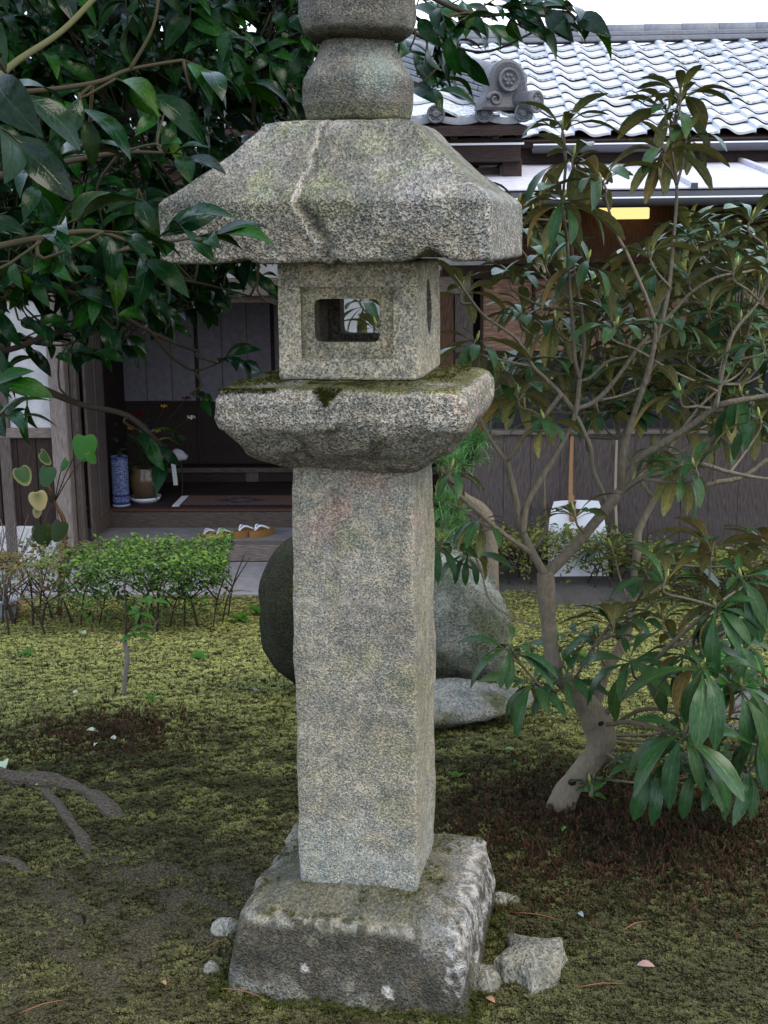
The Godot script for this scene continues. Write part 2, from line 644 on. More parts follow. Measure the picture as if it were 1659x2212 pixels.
func ground_tint(x: float, z: float) -> Color:
	var n := n_lo.get_noise_2d(x * 22 + 3, z * 22) * 0.5 + 0.5
	var n2 := n_mid.get_noise_2d(x * 9, z * 9) * 0.5 + 0.5
	var d := cam_pos.z - z
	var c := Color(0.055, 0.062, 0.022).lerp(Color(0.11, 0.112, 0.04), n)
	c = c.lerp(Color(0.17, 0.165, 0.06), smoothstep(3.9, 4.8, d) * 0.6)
	c = c.lerp(Color(0.06, 0.047, 0.032), clampf(n2 * 1.3 - 0.55, 0, 0.6))
	c = c.lerp(Color(0.135, 0.117, 0.075), bare(x, z))
	c = c.lerp(Color(0.05, 0.032, 0.022), red_moss(x, z) * 0.9)
	c = c.lerp(Color(0.30, 0.29, 0.28), gravel(x, z))
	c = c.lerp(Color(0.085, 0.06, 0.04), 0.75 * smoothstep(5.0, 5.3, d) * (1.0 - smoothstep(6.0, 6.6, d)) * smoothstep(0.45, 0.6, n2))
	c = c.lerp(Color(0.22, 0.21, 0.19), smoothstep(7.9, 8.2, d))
	return c

func make_ground():
	var xs := []
	var x := -60.0
	while x < 60.0:
		xs.append(x)
		x += 0.026 if absf(x) < 1.75 else (0.05 if absf(x) < 2.6 else maxf(0.1, (absf(x) - 2.5) * 0.3))
	var zs := []
	var d := -30.0
	while d < 90.0:
		zs.append(cam_pos.z - d)
		d += 0.026 if d > 1.9 and d < 4.9 else (0.05 if d > 1.6 and d < 7.4 else (0.3 if d < 9.0 and d > -1 else 4.0))
	var verts := PackedVector3Array()
	var cols := PackedColorArray()
	for zz in zs:
		for xx in xs:
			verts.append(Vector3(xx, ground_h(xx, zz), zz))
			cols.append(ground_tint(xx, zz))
	var idx := PackedInt32Array()
	var w := xs.size()
	for j in zs.size() - 1:
		for i in w - 1:
			var a := j * w + i
			idx.append_array([a, a + w, a + 1, a + 1, a + w, a + w + 1])
	var arr := []
	arr.resize(Mesh.ARRAY_MAX)
	arr[Mesh.ARRAY_VERTEX] = verts
	arr[Mesh.ARRAY_COLOR] = cols
	arr[Mesh.ARRAY_INDEX] = idx
	var am := ArrayMesh.new()
	am.add_surface_from_arrays(Mesh.PRIMITIVE_TRIANGLES, arr)
	var st := SurfaceTool.new()
	st.create_from(am, 0)
	st.generate_normals()
	struct("ground", st.commit(), M.ground)

func tuft_mesh(blades: int, h: float, w: float, lean: float, sd: int) -> ArrayMesh:
	var r := RandomNumberGenerator.new()
	r.seed = sd
	var st := begin()
	for i in blades:
		var a := r.randf() * TAU
		var o := Vector3(cos(a), 0, sin(a))
		var s := Vector3(-o.z, 0, o.x) * w
		var b := o * r.randf() * 0.35 * lean
		var m := b + o * lean * 0.5 + Vector3.UP * h * r.randf_range(0.5, 0.8)
		var e := b + o * lean * r.randf_range(0.8, 1.3) + Vector3.UP * h * r.randf_range(0.5, 1.0)
		st.set_color(Color(0.75, 0.75, 0.75))
		tri(st, b - s * 0.6, m - s, b + s * 0.6)
		tri(st, b + s * 0.6, m - s, m + s)
		st.set_color(Color.WHITE)
		tri(st, m - s, e, m + s)
	st.generate_normals()
	return st.commit()

func make_moss():
	var trs := []
	var cols := []
	var r := RandomNumberGenerator.new()
	r.seed = 77
	for i in 560000:
		var d := 1.9 + 6.2 * pow(r.randf(), 1.5)
		var half := d * 0.33 + 0.1
		var x := r.randf_range(-half, half)
		if i % 3 == 0:               # thinner on both sides of the view
			x = signf(x) * (half + absf(x) * 0.9)
		x += cam_pos.x
		var z := cam_pos.z - d
		if bare(x, z) > r.randf() * 0.95 or gravel(x, z) > 0.4 or red_moss(x, z) > 0.35 + r.randf() * 0.6:
			continue
		var s := r.randf_range(0.5, 1.2) * (0.75 + 0.12 * d)
		var b := Basis(Vector3.UP, r.randf() * TAU) * Basis(Vector3.RIGHT, r.randf_range(-0.4, 0.4)) * Basis.from_scale(Vector3(s, s * r.randf_range(0.6, 1.2), s))
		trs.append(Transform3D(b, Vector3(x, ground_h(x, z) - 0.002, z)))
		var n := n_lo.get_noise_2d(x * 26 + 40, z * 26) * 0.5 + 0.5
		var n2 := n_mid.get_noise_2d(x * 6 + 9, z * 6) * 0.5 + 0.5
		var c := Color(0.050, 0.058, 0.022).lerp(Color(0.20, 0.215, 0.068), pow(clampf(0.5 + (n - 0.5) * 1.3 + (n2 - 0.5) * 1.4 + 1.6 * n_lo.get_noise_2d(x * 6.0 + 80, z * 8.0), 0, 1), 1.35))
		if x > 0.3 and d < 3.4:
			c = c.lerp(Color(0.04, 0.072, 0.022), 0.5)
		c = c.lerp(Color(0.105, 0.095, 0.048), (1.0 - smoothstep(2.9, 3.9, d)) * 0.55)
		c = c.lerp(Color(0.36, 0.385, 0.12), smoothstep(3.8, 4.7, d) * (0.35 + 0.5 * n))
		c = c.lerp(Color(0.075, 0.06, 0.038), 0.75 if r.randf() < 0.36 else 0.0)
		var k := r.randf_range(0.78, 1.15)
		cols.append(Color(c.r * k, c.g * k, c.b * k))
	var o := stuff(numbered("moss"), tuft_mesh(6, 0.0075, 0.0016, 0.0075, 3), M.plain, trs, cols, self)
	tag(o, "yellow-green moss carpet covering the garden ground", "moss")
	# haircap moss with upright brown spore stalks
	trs = []
	cols = []
	for i in 60000:
		var d := 2.3 + 4.2 * r.randf()
		var half := d * 0.33 + 0.1
		var x := cam_pos.x + r.randf_range(-half, half)
		var z := cam_pos.z - d
		var k := red_moss(x, z)
		var far_patch := smoothstep(0.05, 0.4, n_lo.get_noise_2d(x * 18 - 60, z * 18)) * smoothstep(3.6, 4.4, d) * 0.25
		if r.randf() > maxf(k, far_patch) * 0.95 + 0.01:
			continue
		var s := r.randf_range(0.6, 1.25)
		var b := Basis(Vector3.UP, r.randf() * TAU) * Basis(Vector3.RIGHT, r.randf_range(-0.35, 0.35)) * Basis.from_scale(Vector3.ONE * s)
		trs.append(Transform3D(b, Vector3(x, ground_h(x, z) - 0.003, z)))
		var c := Color(0.082, 0.045, 0.028).lerp(Color(0.045, 0.05, 0.02), 0.9 if r.randf() < 0.38 else 0.0)
		if k < 0.2:
			c = Color(0.05, 0.042, 0.018)
		var q := r.randf_range(0.5, 1.35)
		cols.append(Color(c.r * q, c.g * q, c.b * q))
	o = stuff(numbered("haircap_moss"), tuft_mesh(5, 0.027, 0.0012, 0.009, 9), M.plain, trs, cols, self)
	tag(o, "dark reddish-brown haircap moss in patches round the rhododendron foot and left slope", "moss")

# ------------------------------------------------------------------ lantern
const LY := -0.2053
func lantern():
	var o := thing("stone_lantern", "tall weathered granite garden lantern with cracked roof stone", "lantern", Vector3.ZERO, LY)
	var wob := func(amp_lo, amp_hi): return func(p: Vector3):
		var q = Vector3(n_lo.get_noise_3dv(p * 9.0), 0.6 * n_lo.get_noise_3dv(p * 9.0 + Vector3(50, 0, 0)), n_lo.get_noise_3dv(p * 9.0 + Vector3(0, 70, 0))) * amp_lo
		return p + q + Vector3(n_mid.get_noise_3dv(p * 5.0), n_mid.get_noise_3dv(p * 5.0 + Vector3(9, 9, 0)), n_mid.get_noise_3dv(p * 5.0 + Vector3(0, 20, 7))) * amp_hi
	var mossy := Color(0.40, 0.42, 0.24)
	# base stone
	var base_tint := func(p: Vector3):
		var n := n_lo.get_noise_3dv(p * 16.0) * 0.5 + 0.5
		var m := n_mid.get_noise_3dv(p * 5.0) * 0.5 + 0.5
		var h := n_mid.get_noise_3dv(p * 14.0) * 0.5 + 0.5
		var c := Color(0.21, 0.20, 0.175).lerp(Color(0.11, 0.105, 0.085), n)
		c = c.lerp(Color(0.322, 0.315, 0.273), smoothstep(0.52, 0.72, h) * 0.6 * smoothstep(0.35, 0.6, m))
		if p.y > 0.172:
			c = Color(0.29, 0.285, 0.25).lerp(Color(0.137, 0.137, 0.083), n).lerp(mossy * 0.45, smoothstep(0.55, 0.75, h) * 0.7)
		c = c.lerp(Color(0.540, 0.525, 0.465), exp(-pow((p.y - 0.168) / 0.009, 2.0)) * smoothstep(0.38, 0.55, h) * 0.85)
		c = c.lerp(Color(0.62, 0.62, 0.60), smoothstep(0.10, 0.0, p.y) * smoothstep(0.5, 0.7, m) * 0.5)
		for s in [[-0.09, 0.075, 0.010], [0.088, 0.045, 0.011], [0.094, 0.033, 0.008]]:
			if p.z > 0.1:
				c = c.lerp(Color(0.9, 0.9, 0.88), smoothstep(1.1, 0.8, Vector2(p.x - s[0], p.y - s[1]).length() / s[2]))
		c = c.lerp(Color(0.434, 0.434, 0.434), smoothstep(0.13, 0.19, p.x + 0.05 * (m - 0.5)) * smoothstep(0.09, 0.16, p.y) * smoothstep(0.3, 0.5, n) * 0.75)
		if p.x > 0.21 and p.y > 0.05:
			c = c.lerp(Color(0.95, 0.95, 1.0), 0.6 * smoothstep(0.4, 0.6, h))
		return c
	var base_shape := func(p: Vector3):
		var q: Vector3 = wob.call(0.012, 0.0065).call(p)
		if p.y < 0.16 and absf(p.z) < absf(p.x):
			q.x += 0.004 * sin(p.y * 55.0 + p.z * 9.0)
		return q
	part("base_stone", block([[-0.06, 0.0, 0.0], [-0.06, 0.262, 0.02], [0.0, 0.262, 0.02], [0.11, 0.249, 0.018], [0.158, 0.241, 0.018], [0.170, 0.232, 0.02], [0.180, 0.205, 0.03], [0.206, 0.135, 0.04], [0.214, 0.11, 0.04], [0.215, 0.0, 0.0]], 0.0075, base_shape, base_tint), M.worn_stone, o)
	# shaft
	var shaft_tint := func(p: Vector3):
		var n := n_lo.get_noise_3dv(p * 8.0) * 0.5 + 0.5
		var m := n_mid.get_noise_3dv(p * 3.0) * 0.5 + 0.5
		var c := Color(0.66, 0.635, 0.57).lerp(Color(0.53, 0.51, 0.43), smoothstep(0.2, 0.8, n))
		var streak := n_mid.get_noise_3dv(Vector3(p.x * 9.0, p.y * 0.8, p.z * 9.0)) * 0.5 + 0.5
		c = c.lerp(Color(0.38, 0.365, 0.27), smoothstep(0.5, 0.75, streak) * smoothstep(0.5, 1.1, p.y) * 0.5)
		c = c.lerp(Color(0.46, 0.44, 0.42), smoothstep(0.55, 0.7, n_lo.get_noise_3dv(p * 5.0 + Vector3(0, 33, 0)) * 0.5 + 0.5) * 0.6)
		c = c.lerp(Color(0.45, 0.46, 0.28), smoothstep(0.5, 0.75, m) * 0.5)
		var low := smoothstep(0.43, 0.24, p.y + 0.12 * (m - 0.5) + 0.1 * (n - 0.5))
		c = c.lerp(Color(0.594, 0.630, 0.612), low * smoothstep(0.42, 0.58, m + low * 0.16) * 0.9)
		c = c.lerp(Color(0.72, 0.50, 0.44), smoothstep(0.85, 1.08, p.y) * smoothstep(0.5, 0.7, n_lo.get_noise_3dv(p * 14.0 + Vector3(20, 0, 0)) * 0.5 + 0.5) * 0.7)
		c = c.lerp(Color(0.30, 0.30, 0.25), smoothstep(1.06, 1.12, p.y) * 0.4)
		return c
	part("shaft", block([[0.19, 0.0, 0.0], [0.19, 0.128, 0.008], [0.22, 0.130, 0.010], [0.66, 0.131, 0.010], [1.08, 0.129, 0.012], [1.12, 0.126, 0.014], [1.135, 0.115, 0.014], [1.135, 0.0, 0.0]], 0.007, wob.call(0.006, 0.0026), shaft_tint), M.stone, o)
	# platform
	var plat_tint := func(p: Vector3):
		var n := n_lo.get_noise_3dv(p * 9.0) * 0.5 + 0.5
		var m := n_mid.get_noise_3dv(p * 4.0) * 0.5 + 0.5
		var c := Color(0.64, 0.62, 0.585).lerp(Color(0.49, 0.47, 0.425), smoothstep(0.2, 0.8, n))
		c = c.lerp(Color(0.82, 0.60, 0.56), smoothstep(0.62, 0.74, n_lo.get_noise_3dv(p * 22.0) * 0.5 + 0.5) * 0.5)
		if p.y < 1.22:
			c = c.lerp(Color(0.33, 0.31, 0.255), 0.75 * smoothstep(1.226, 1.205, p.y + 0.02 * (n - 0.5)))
		c = c.lerp(Color(0.16, 0.15, 0.12), smoothstep(0.60, 0.70, n_mid.get_noise_3dv(p * 7.0 + Vector3(0, 0, 12)) * 0.5 + 0.5) * (0.8 if p.y < 1.23 else 0.3))
		if p.y > 1.285 and maxf(absf(p.x), absf(p.z)) < 0.235:
			c = c.lerp(Color(0.26, 0.27, 0.12), smoothstep(0.35, 0.6, n + 0.2) * 0.9)
		return c
	var plat_shape := func(p: Vector3):
		var a := 0.008 if p.y > 1.21 else 0.017
		return wob.call(a, 0.0035 if p.y > 1.21 else 0.0085).call(p)
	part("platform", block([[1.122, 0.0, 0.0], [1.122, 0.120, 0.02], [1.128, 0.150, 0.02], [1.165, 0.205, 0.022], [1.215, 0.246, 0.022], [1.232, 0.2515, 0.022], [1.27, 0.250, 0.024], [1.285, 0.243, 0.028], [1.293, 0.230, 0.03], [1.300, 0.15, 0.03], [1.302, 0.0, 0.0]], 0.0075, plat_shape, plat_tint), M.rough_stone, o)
	# fire box, cut out of one block
	var fb := CSGCombiner3D.new()
	fb.name = "fire_box"
	fb.material_override = null
	o.add_child(fb)
	var white := func(_p): return Color(0.60, 0.575, 0.44)
	var body := CSGMesh3D.new()
	body.name = "body"
	body.mesh = block([[1.303, 0.0, 0.0], [1.303, 0.139, 0.006], [1.309, 0.1415, 0.007], [1.40, 0.1412, 0.007], [1.525, 0.140, 0.007], [1.534, 0.138, 0.006], [1.534, 0.0, 0.0]], 0.012, wob.call(0.003, 0.0012), white)
	fb.add_child(body)
	var fm: StandardMaterial3D = M.fire.duplicate()
	fm.albedo_color = lin(0.74, 0.685, 0.57)
	body.material = fm
	var soot: StandardMaterial3D = M.fire.duplicate()
	soot.albedo_color = lin(0.22, 0.20, 0.17)
	var worn: StandardMaterial3D = M.fire.duplicate()
	worn.albedo_color = lin(0.52, 0.485, 0.37)
	var cut := func(size: Vector3, at: Vector3, cm: Material):
		var c := CSGBox3D.new()
		c.name = "cut"
		c.size = size
		c.position = at
		c.operation = CSGShape3D.OPERATION_SUBTRACTION
		c.material = cm
		fb.add_child(c, true)
	var wy := 1.4195
	cut.call(Vector3(0.182, 0.150, 0.182), Vector3(0, 1.424, 0), soot)
	cut.call(Vector3(0.186, 0.140, 0.03), Vector3(0.0, wy - 0.004, 0.1465), worn)
	cut.call(Vector3(0.186, 0.140, 0.03), Vector3(0.0, wy - 0.004, -0.1465), worn)
	for s in [1, -1]:                # window mouths with rounded corners
		var win := CSGPolygon3D.new()
		win.name = "cut"
		var pg := PackedVector2Array()
		for k in 20:
			var a := TAU * (k + 0.5) / 20
			var sx := signf(cos(a)) * pow(absf(cos(a)), 0.22) * 0.066
			var sy := signf(sin(a)) * pow(absf(sin(a)), 0.22) * 0.0425
			pg.append(Vector2(sx - 0.002, wy + sy))
		win.polygon = pg
		win.depth = 0.12
		win.position = Vector3(0, 0, 0.15 if s == 1 else -0.03)
		win.operation = CSGShape3D.OPERATION_SUBTRACTION
		win.material = soot
		fb.add_child(win, true)
	var moon := CSGCylinder3D.new()
	moon.name = "cut"
	moon.radius = 0.026
	moon.height = 0.1
	moon.sides = 20
	moon.transform = Transform3D(Basis(Vector3(0, 0, 1), PI / 2) * Basis.from_scale(Vector3(2.2, 1, 1)), Vector3(0.115, wy + 0.02, 0.0))
	moon.operation = CSGShape3D.OPERATION_SUBTRACTION
	moon.material = soot
	fb.add_child(moon, true)
	# roof stone
	var xc := func(y): return -0.005 - 0.040 * smoothstep(1.545, 1.64, y) + 0.012 * smoothstep(1.66, 1.8, y) + 0.0035 * sin(y * 60.0) + 0.003 * sin(y * 137.0)
	var roof_shape := func(p: Vector3):
		var q: Vector3 = wob.call(0.0045, 0.0030).call(p)
		if p.z > 0.05:
			var dx: float = p.x - xc.call(p.y)
			var low := smoothstep(1.68, 1.60, p.y)
			var g := exp(-pow((dx - 0.010 - 0.012 * low) / (0.0045 + 0.007 * low), 2.0)) * (0.004 + 0.009 * low)
			q -= Vector3(0, 0.35, 0.94) * g
			q += Vector3(0, 0.3, 0.9) * 0.0012 * exp(-pow(dx / 0.005, 2.0))
			if p.y < 1.57:           # chips broken out of the lower edge
				for cx in [[0.205, 0.028, 0.022], [-0.145, 0.022, 0.009], [0.03, 0.008, 0.008]]:
					q.y += cx[2] * exp(-pow((p.x - cx[0]) / cx[1], 2.0)) * smoothstep(1.57, 1.54, p.y)
		return q
	var roof_tint := func(p: Vector3):
		var n := n_lo.get_noise_3dv(p * 10.0) * 0.5 + 0.5
		var m := n_mid.get_noise_3dv(p * 4.0 + Vector3(30, 0, 0)) * 0.5 + 0.5
		var c := Color(0.48, 0.475, 0.47).lerp(Color(0.30, 0.30, 0.265), smoothstep(0.2, 0.8, n))
		c = c.lerp(Color(0.38, 0.42, 0.25), smoothstep(0.5, 0.7, m) * 0.55 * smoothstep(1.56, 1.68, p.y))
		if p.y < 1.60:
			c = c.lerp(Color(0.471, 0.437, 0.372), 0.6)
		if p.z > 0.05:
			var dx: float = p.x - xc.call(p.y)
			c = c.lerp(Color(0.22, 0.21, 0.17), 0.6 * exp(-pow((dx - 0.008 - 0.012 * smoothstep(1.66, 1.6, p.y)) / (0.005 + 0.009 * smoothstep(1.66, 1.6, p.y)), 2.0)))
			c = c.lerp(Color(0.58, 0.56, 0.51), smoothstep(0.0075, 0.0035, absf(dx)))
			c = c.lerp(Color(0.42, 0.39, 0.34), 0.7 * smoothstep(0.035, 0.012, absf(dx + 0.018)) * smoothstep(1.62, 1.60, p.y))
			for s in [[-0.115, 1.662, 0.03], [0.075, 1.755, 0.03]]:
				var dd = Vector2(p.x - s[0], (p.y - s[1]) * 1.25).length() / s[2] + 0.5 * (m - 0.5)
				c = c.lerp(Color(0.442, 0.463, 0.357), smoothstep(1.05, 0.85, dd) * 0.85)
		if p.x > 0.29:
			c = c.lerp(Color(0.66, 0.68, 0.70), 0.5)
		return c
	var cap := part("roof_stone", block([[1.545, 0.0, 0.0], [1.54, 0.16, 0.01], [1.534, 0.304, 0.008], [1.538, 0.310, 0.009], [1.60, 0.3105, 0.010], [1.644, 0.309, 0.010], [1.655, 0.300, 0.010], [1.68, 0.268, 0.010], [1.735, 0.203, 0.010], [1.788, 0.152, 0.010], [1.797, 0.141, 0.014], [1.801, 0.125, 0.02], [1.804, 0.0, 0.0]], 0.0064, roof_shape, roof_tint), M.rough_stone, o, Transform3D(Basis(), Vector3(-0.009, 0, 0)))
	var face := func(y):                # how far out the front face stands at that height
		var pr := [[1.534, 0.304], [1.545, 0.3105], [1.60, 0.3105], [1.644, 0.309], [1.655, 0.300], [1.68, 0.268], [1.735, 0.203], [1.788, 0.152], [1.797, 0.141]]
		for i in pr.size() - 1:
			if y <= pr[i + 1][0]:
				return lerpf(pr[i][1], pr[i + 1][1], clampf((y - pr[i][0]) / (pr[i + 1][0] - pr[i][0]), 0, 1))
		return 0.140
	var sp := []
	var sr := []
	for i in 60:
		var y := lerpf(1.546, 1.797, i / 59.0)
		var q := Vector3(xc.call(y) + 0.004 * n_hi.get_noise_1d(i * 3.0), y, face.call(y))
		q = roof_shape.call(q)
		sp.append(q + Vector3(0, -0.001, -0.0025))
		sr.append(0.0027 + 0.0016 * n_hi.get_noise_1d(i * 5.0 + 70.0) + 0.0025 * exp(-pow((y - 1.645) / 0.012, 2.0)))
	var sm := begin(true)
	add_tube(sm, sp, sr, 7)
	var seam: StandardMaterial3D = M.fire.duplicate()
	seam.albedo_color = lin(0.66, 0.64, 0.59)
	part("mortar_seam", fin(sm), seam, cap)
	# finial: ring stone and bud
	var fin_tint := func(p: Vector3):
		var n := n_lo.get_noise_3dv(p * 12.0) * 0.5 + 0.5
		var c := Color(0.376, 0.368, 0.352).lerp(Color(0.232, 0.228, 0.204), n)
		c = c.lerp(Color(0.45, 0.62, 0.62), smoothstep(0.06, 0.02, Vector2(p.x - 0.045, p.y - 1.885).length() + 0.05 * (n - 0.5)) * 0.45)
		c = c.lerp(Color(0.30, 0.32, 0.20), smoothstep(1.845, 1.81, p.y) * 0.7)
		c = c.lerp(Color(0.12, 0.105, 0.08), exp(-pow((p.y - 1.962) / 0.016, 2.0)) * 0.9)
		return c
	part("ring_stone", block([[1.800, 0.0, 0.0], [1.800, 0.085, 0.06], [1.808, 0.100, 0.075], [1.835, 0.109, 0.085], [1.87, 0.1115, 0.087], [1.888, 0.109, 0.085], [1.925, 0.082, 0.065], [1.945, 0.072, 0.058], [1.965, 0.068, 0.056], [1.965, 0.0, 0.0]], 0.0065, wob.call(0.008, 0.004), fin_tint), M.stone, o)
	part("bud_stone", block([[1.958, 0.0, 0.0], [1.958, 0.07, 0.056], [1.964, 0.088, 0.07], [1.976, 0.104, 0.08], [1.995, 0.110, 0.085], [2.06, 0.113, 0.088], [2.11, 0.108, 0.085], [2.16, 0.085, 0.07], [2.20, 0.045, 0.04], [2.235, 0.008, 0.006], [2.24, 0.0, 0.0]], 0.0065, wob.call(0.008, 0.004), fin_tint), M.stone, o)
	# moss growing on the stones
	var trs := []
	var cols := []
	var r := RandomNumberGenerator.new()
	r.seed = 5
	var tuft := func(p: Vector3, s: float, g: float):
		trs.append(Transform3D(Basis(Vector3.UP, r.randf() * TAU) * Basis.from_scale(Vector3.ONE * s), p))
		var c := Color(0.06, 0.07, 0.015).lerp(Color(0.14, 0.135, 0.03), g)
		cols.append(c)
	for i in 1700:
		var p := Vector3(r.randf_range(-0.24, 0.24), 1.2985, r.randf_range(-0.24, 0.24))
		var out := maxf(absf(p.x), absf(p.z))
		if out < 0.145 or n_lo.get_noise_3dv(p * 14.0) < 0.02 + smoothstep(0.19, 0.24, out) * 0.5:
			continue
		p.y -= smoothstep(0.21, 0.245, out) * 0.008
		tuft.call(p, r.randf_range(0.4, 0.8), r.randf())
	for i in 260:
		var t := r.randf()
		tuft.call(Vector3(-0.02 + r.randf_range(-0.032, 0.032) * (1.0 - t), 1.297 - t * 0.035, 0.243 + 0.008 * t), r.randf_range(0.3, 0.6), r.randf() * 0.5)
	for i in 150:
		tuft.call(Vector3(r.randf_range(-0.235, -0.12), 1.294 - r.randf() * r.randf() * 0.014, 0.242), r.randf_range(0.3, 0.6), r.randf() * 0.5)
	for i in 120:
		var s := r.randf_range(-0.13, 0.14)
		tuft.call(Vector3(s, 1.311 + r.randf() * r.randf() * 0.012, 0.1405), r.randf_range(0.25, 0.45), r.randf() * 0.4)
	for i in 1500:
		var p := Vector3(r.randf_range(-0.23, 0.23), 0.17, r.randf_range(-0.23, 0.23))
		var out := maxf(absf(p.x), absf(p.z))
		if out < 0.13 or n_lo.get_noise_3dv(p * 12.0 + Vector3(4, 4, 0)) < 0.12:
			continue
		p.y = lerpf(0.208, 0.176, smoothstep(0.12, 0.22, out))
		tuft.call(p, r.randf_range(0.35, 0.7), r.randf() * 0.4)
	for i in 1700:
		var a := r.randf_range(-0.275, 0.275)
		var out := 0.262 + r.randf_range(-0.004, 0.035)
		var side := r.randi() % 4
		var p := Vector3(a, 0, out).rotated(Vector3.UP, side * PI / 2)
		var w := Basis(Vector3.UP, LY) * p
		p.y = ground_h(w.x, w.z) + r.randf() * r.randf() * (0.035 if out < 0.266 else 0.004)
		tuft.call(p, r.randf_range(0.4, 0.9), r.randf() * 0.1 - 0.25)
	stuff("moss", tuft_mesh(6, 0.009, 0.0018, 0.009, 4), M.plain, trs, cols, o)

# ------------------------------------------------------------------ stones and litter
func stones():
	var dark := func(p: Vector3):
		var n := n_lo.get_noise_3dv(p * 8.0) * 0.5 + 0.5
		return Color(0.075, 0.08, 0.055).lerp(Color(0.035, 0.04, 0.026), n)
	var pale := func(p: Vector3):
		var n := n_lo.get_noise_3dv(p * 9.0) * 0.5 + 0.5
		var c := Color(0.50, 0.53, 0.50).lerp(Color(0.20, 0.225, 0.16), smoothstep(0.2, 0.75, n))
		return c.lerp(Color(0.15, 0.15, 0.12), smoothstep(-0.10, -0.17, p.y + 0.08 * (n - 0.5)) * 0.8)
	var at := P(688, 1318, 4.95)
	solo("boulder", rock(Vector3(0.25, 0.31, 0.2), 4, 3, 0.035, dark), M.rock, "smooth dark round boulder behind the left edge of the lantern shaft", "boulder", "", Transform3D(Basis(), at))
	at = P(985, 1345, 4.7)
	solo("boulder", rock(Vector3(0.20, 0.265, 0.2), 27, 6, 0.05, pale, 72), M.rock, "rough pale granite boulder behind the right edge of the lantern shaft", "boulder", "", Transform3D(Basis(), at))
	var flat := func(p: Vector3):
		var n := n_lo.get_noise_3dv(p * 12.0) * 0.5 + 0.5
		return Color(0.46, 0.47, 0.45).lerp(Color(0.16, 0.18, 0.10), smoothstep(0.35, 0.8, n))
	at = P(985, 1512, 4.32)
	solo("flat_stone", rock(Vector3(0.30, 0.055, 0.18), 8, 9, 0.03, flat), M.rock, "flat pale stone lying in moss at the foot of the pale boulder", "stone", "", Transform3D(Basis(Vector3.UP, 0.35), at))
	var light := func(p: Vector3):
		var n := n_lo.get_noise_3dv(p * 22.0) * 0.5 + 0.5
		return Color(0.47, 0.465, 0.44).lerp(Color(0.27, 0.27, 0.22), n)
	var g := G(1145, 2085)
	var outline := []
	for q in [[1066, 2102], [1103, 2072], [1100, 2042], [1160, 2052], [1216, 2058], [1221, 2084], [1206, 2128], [1150, 2152], [1118, 2122], [1092, 2116]]:
		outline.append(G(q[0], q[1]) - g)
	solo("loose_stone", chip(outline, 0.034, light), M.rock, "pale angular stone lying right of the lantern base", "stone", "", Transform3D(Basis(), g))
	g = G(458, 2098)
	solo("loose_stone", rock(Vector3(0.022, 0.02, 0.024), 17, 8, 0.012, light), M.rock, "small pale pebble left of the lantern base", "stone", "", Transform3D(Basis(), g))
	g = G(488, 2010)
	solo("loose_stone", rock(Vector3(0.034, 0.022, 0.03), 19, 8, 0.012, flat), M.rock, "small grey stone tucked against the left side of the lantern base", "stone", "", Transform3D(Basis(), g + Vector3(0, 0.004, 0)))
	g = G(1085, 1945)
	solo("loose_stone", rock(Vector3(0.05, 0.022, 0.035), 23, 8, 0.014, flat), M.rock, "mossy grey stone half sunk beside the right side of the lantern base", "stone", "", Transform3D(Basis(), g))
	g = G(1045, 2120)
	solo("loose_stone", rock(Vector3(0.03, 0.026, 0.045), 29, 8, 0.016, light), M.rock, "chipped stone fragment at the front right corner of the lantern base", "stone", "", Transform3D(Basis(), g))

func chip(outline: Array, h: float, tint: Callable) -> ArrayMesh:   # a flat stone with a jagged outline
	var st := begin()
	var ring := []
	var n := outline.size()
	for i in n:
		for k in 5:
			var t := k / 5.0
			ring.append(outline[i].lerp(outline[(i + 1) % n], t))
	var lev := [[1.08, -0.03], [1.03, h * 0.35], [0.97, h * 0.8], [0.88, h], [0.66, h * 1.12], [0.4, h * 1.2], [0.18, h * 1.22], [0.0, h * 1.2]]
	var at := func(i, j):
		var q: Vector3 = ring[i % ring.size()] * lev[j][0] + Vector3(0, lev[j][1], 0)
		q.z -= 0.25 * q.y
		var r := Vector3(n_lo.get_noise_3dv(q * 40.0), n_lo.get_noise_3dv(q * 40.0 + Vector3(9, 0, 0)), n_lo.get_noise_3dv(q * 40.0 + Vector3(0, 9, 0)))
		return q + r * 0.008 * minf(1.0, lev[j][0] * 3.0)
	for j in lev.size() - 1:
		for i in ring.size():
			var c: Color = tint.call(at.call(i, j))
			st.set_color(c)
			quad(st, at.call(i, j), at.call(i, j + 1), at.call(i + 1, j + 1), at.call(i + 1, j))
	st.generate_normals()
	return st.commit()

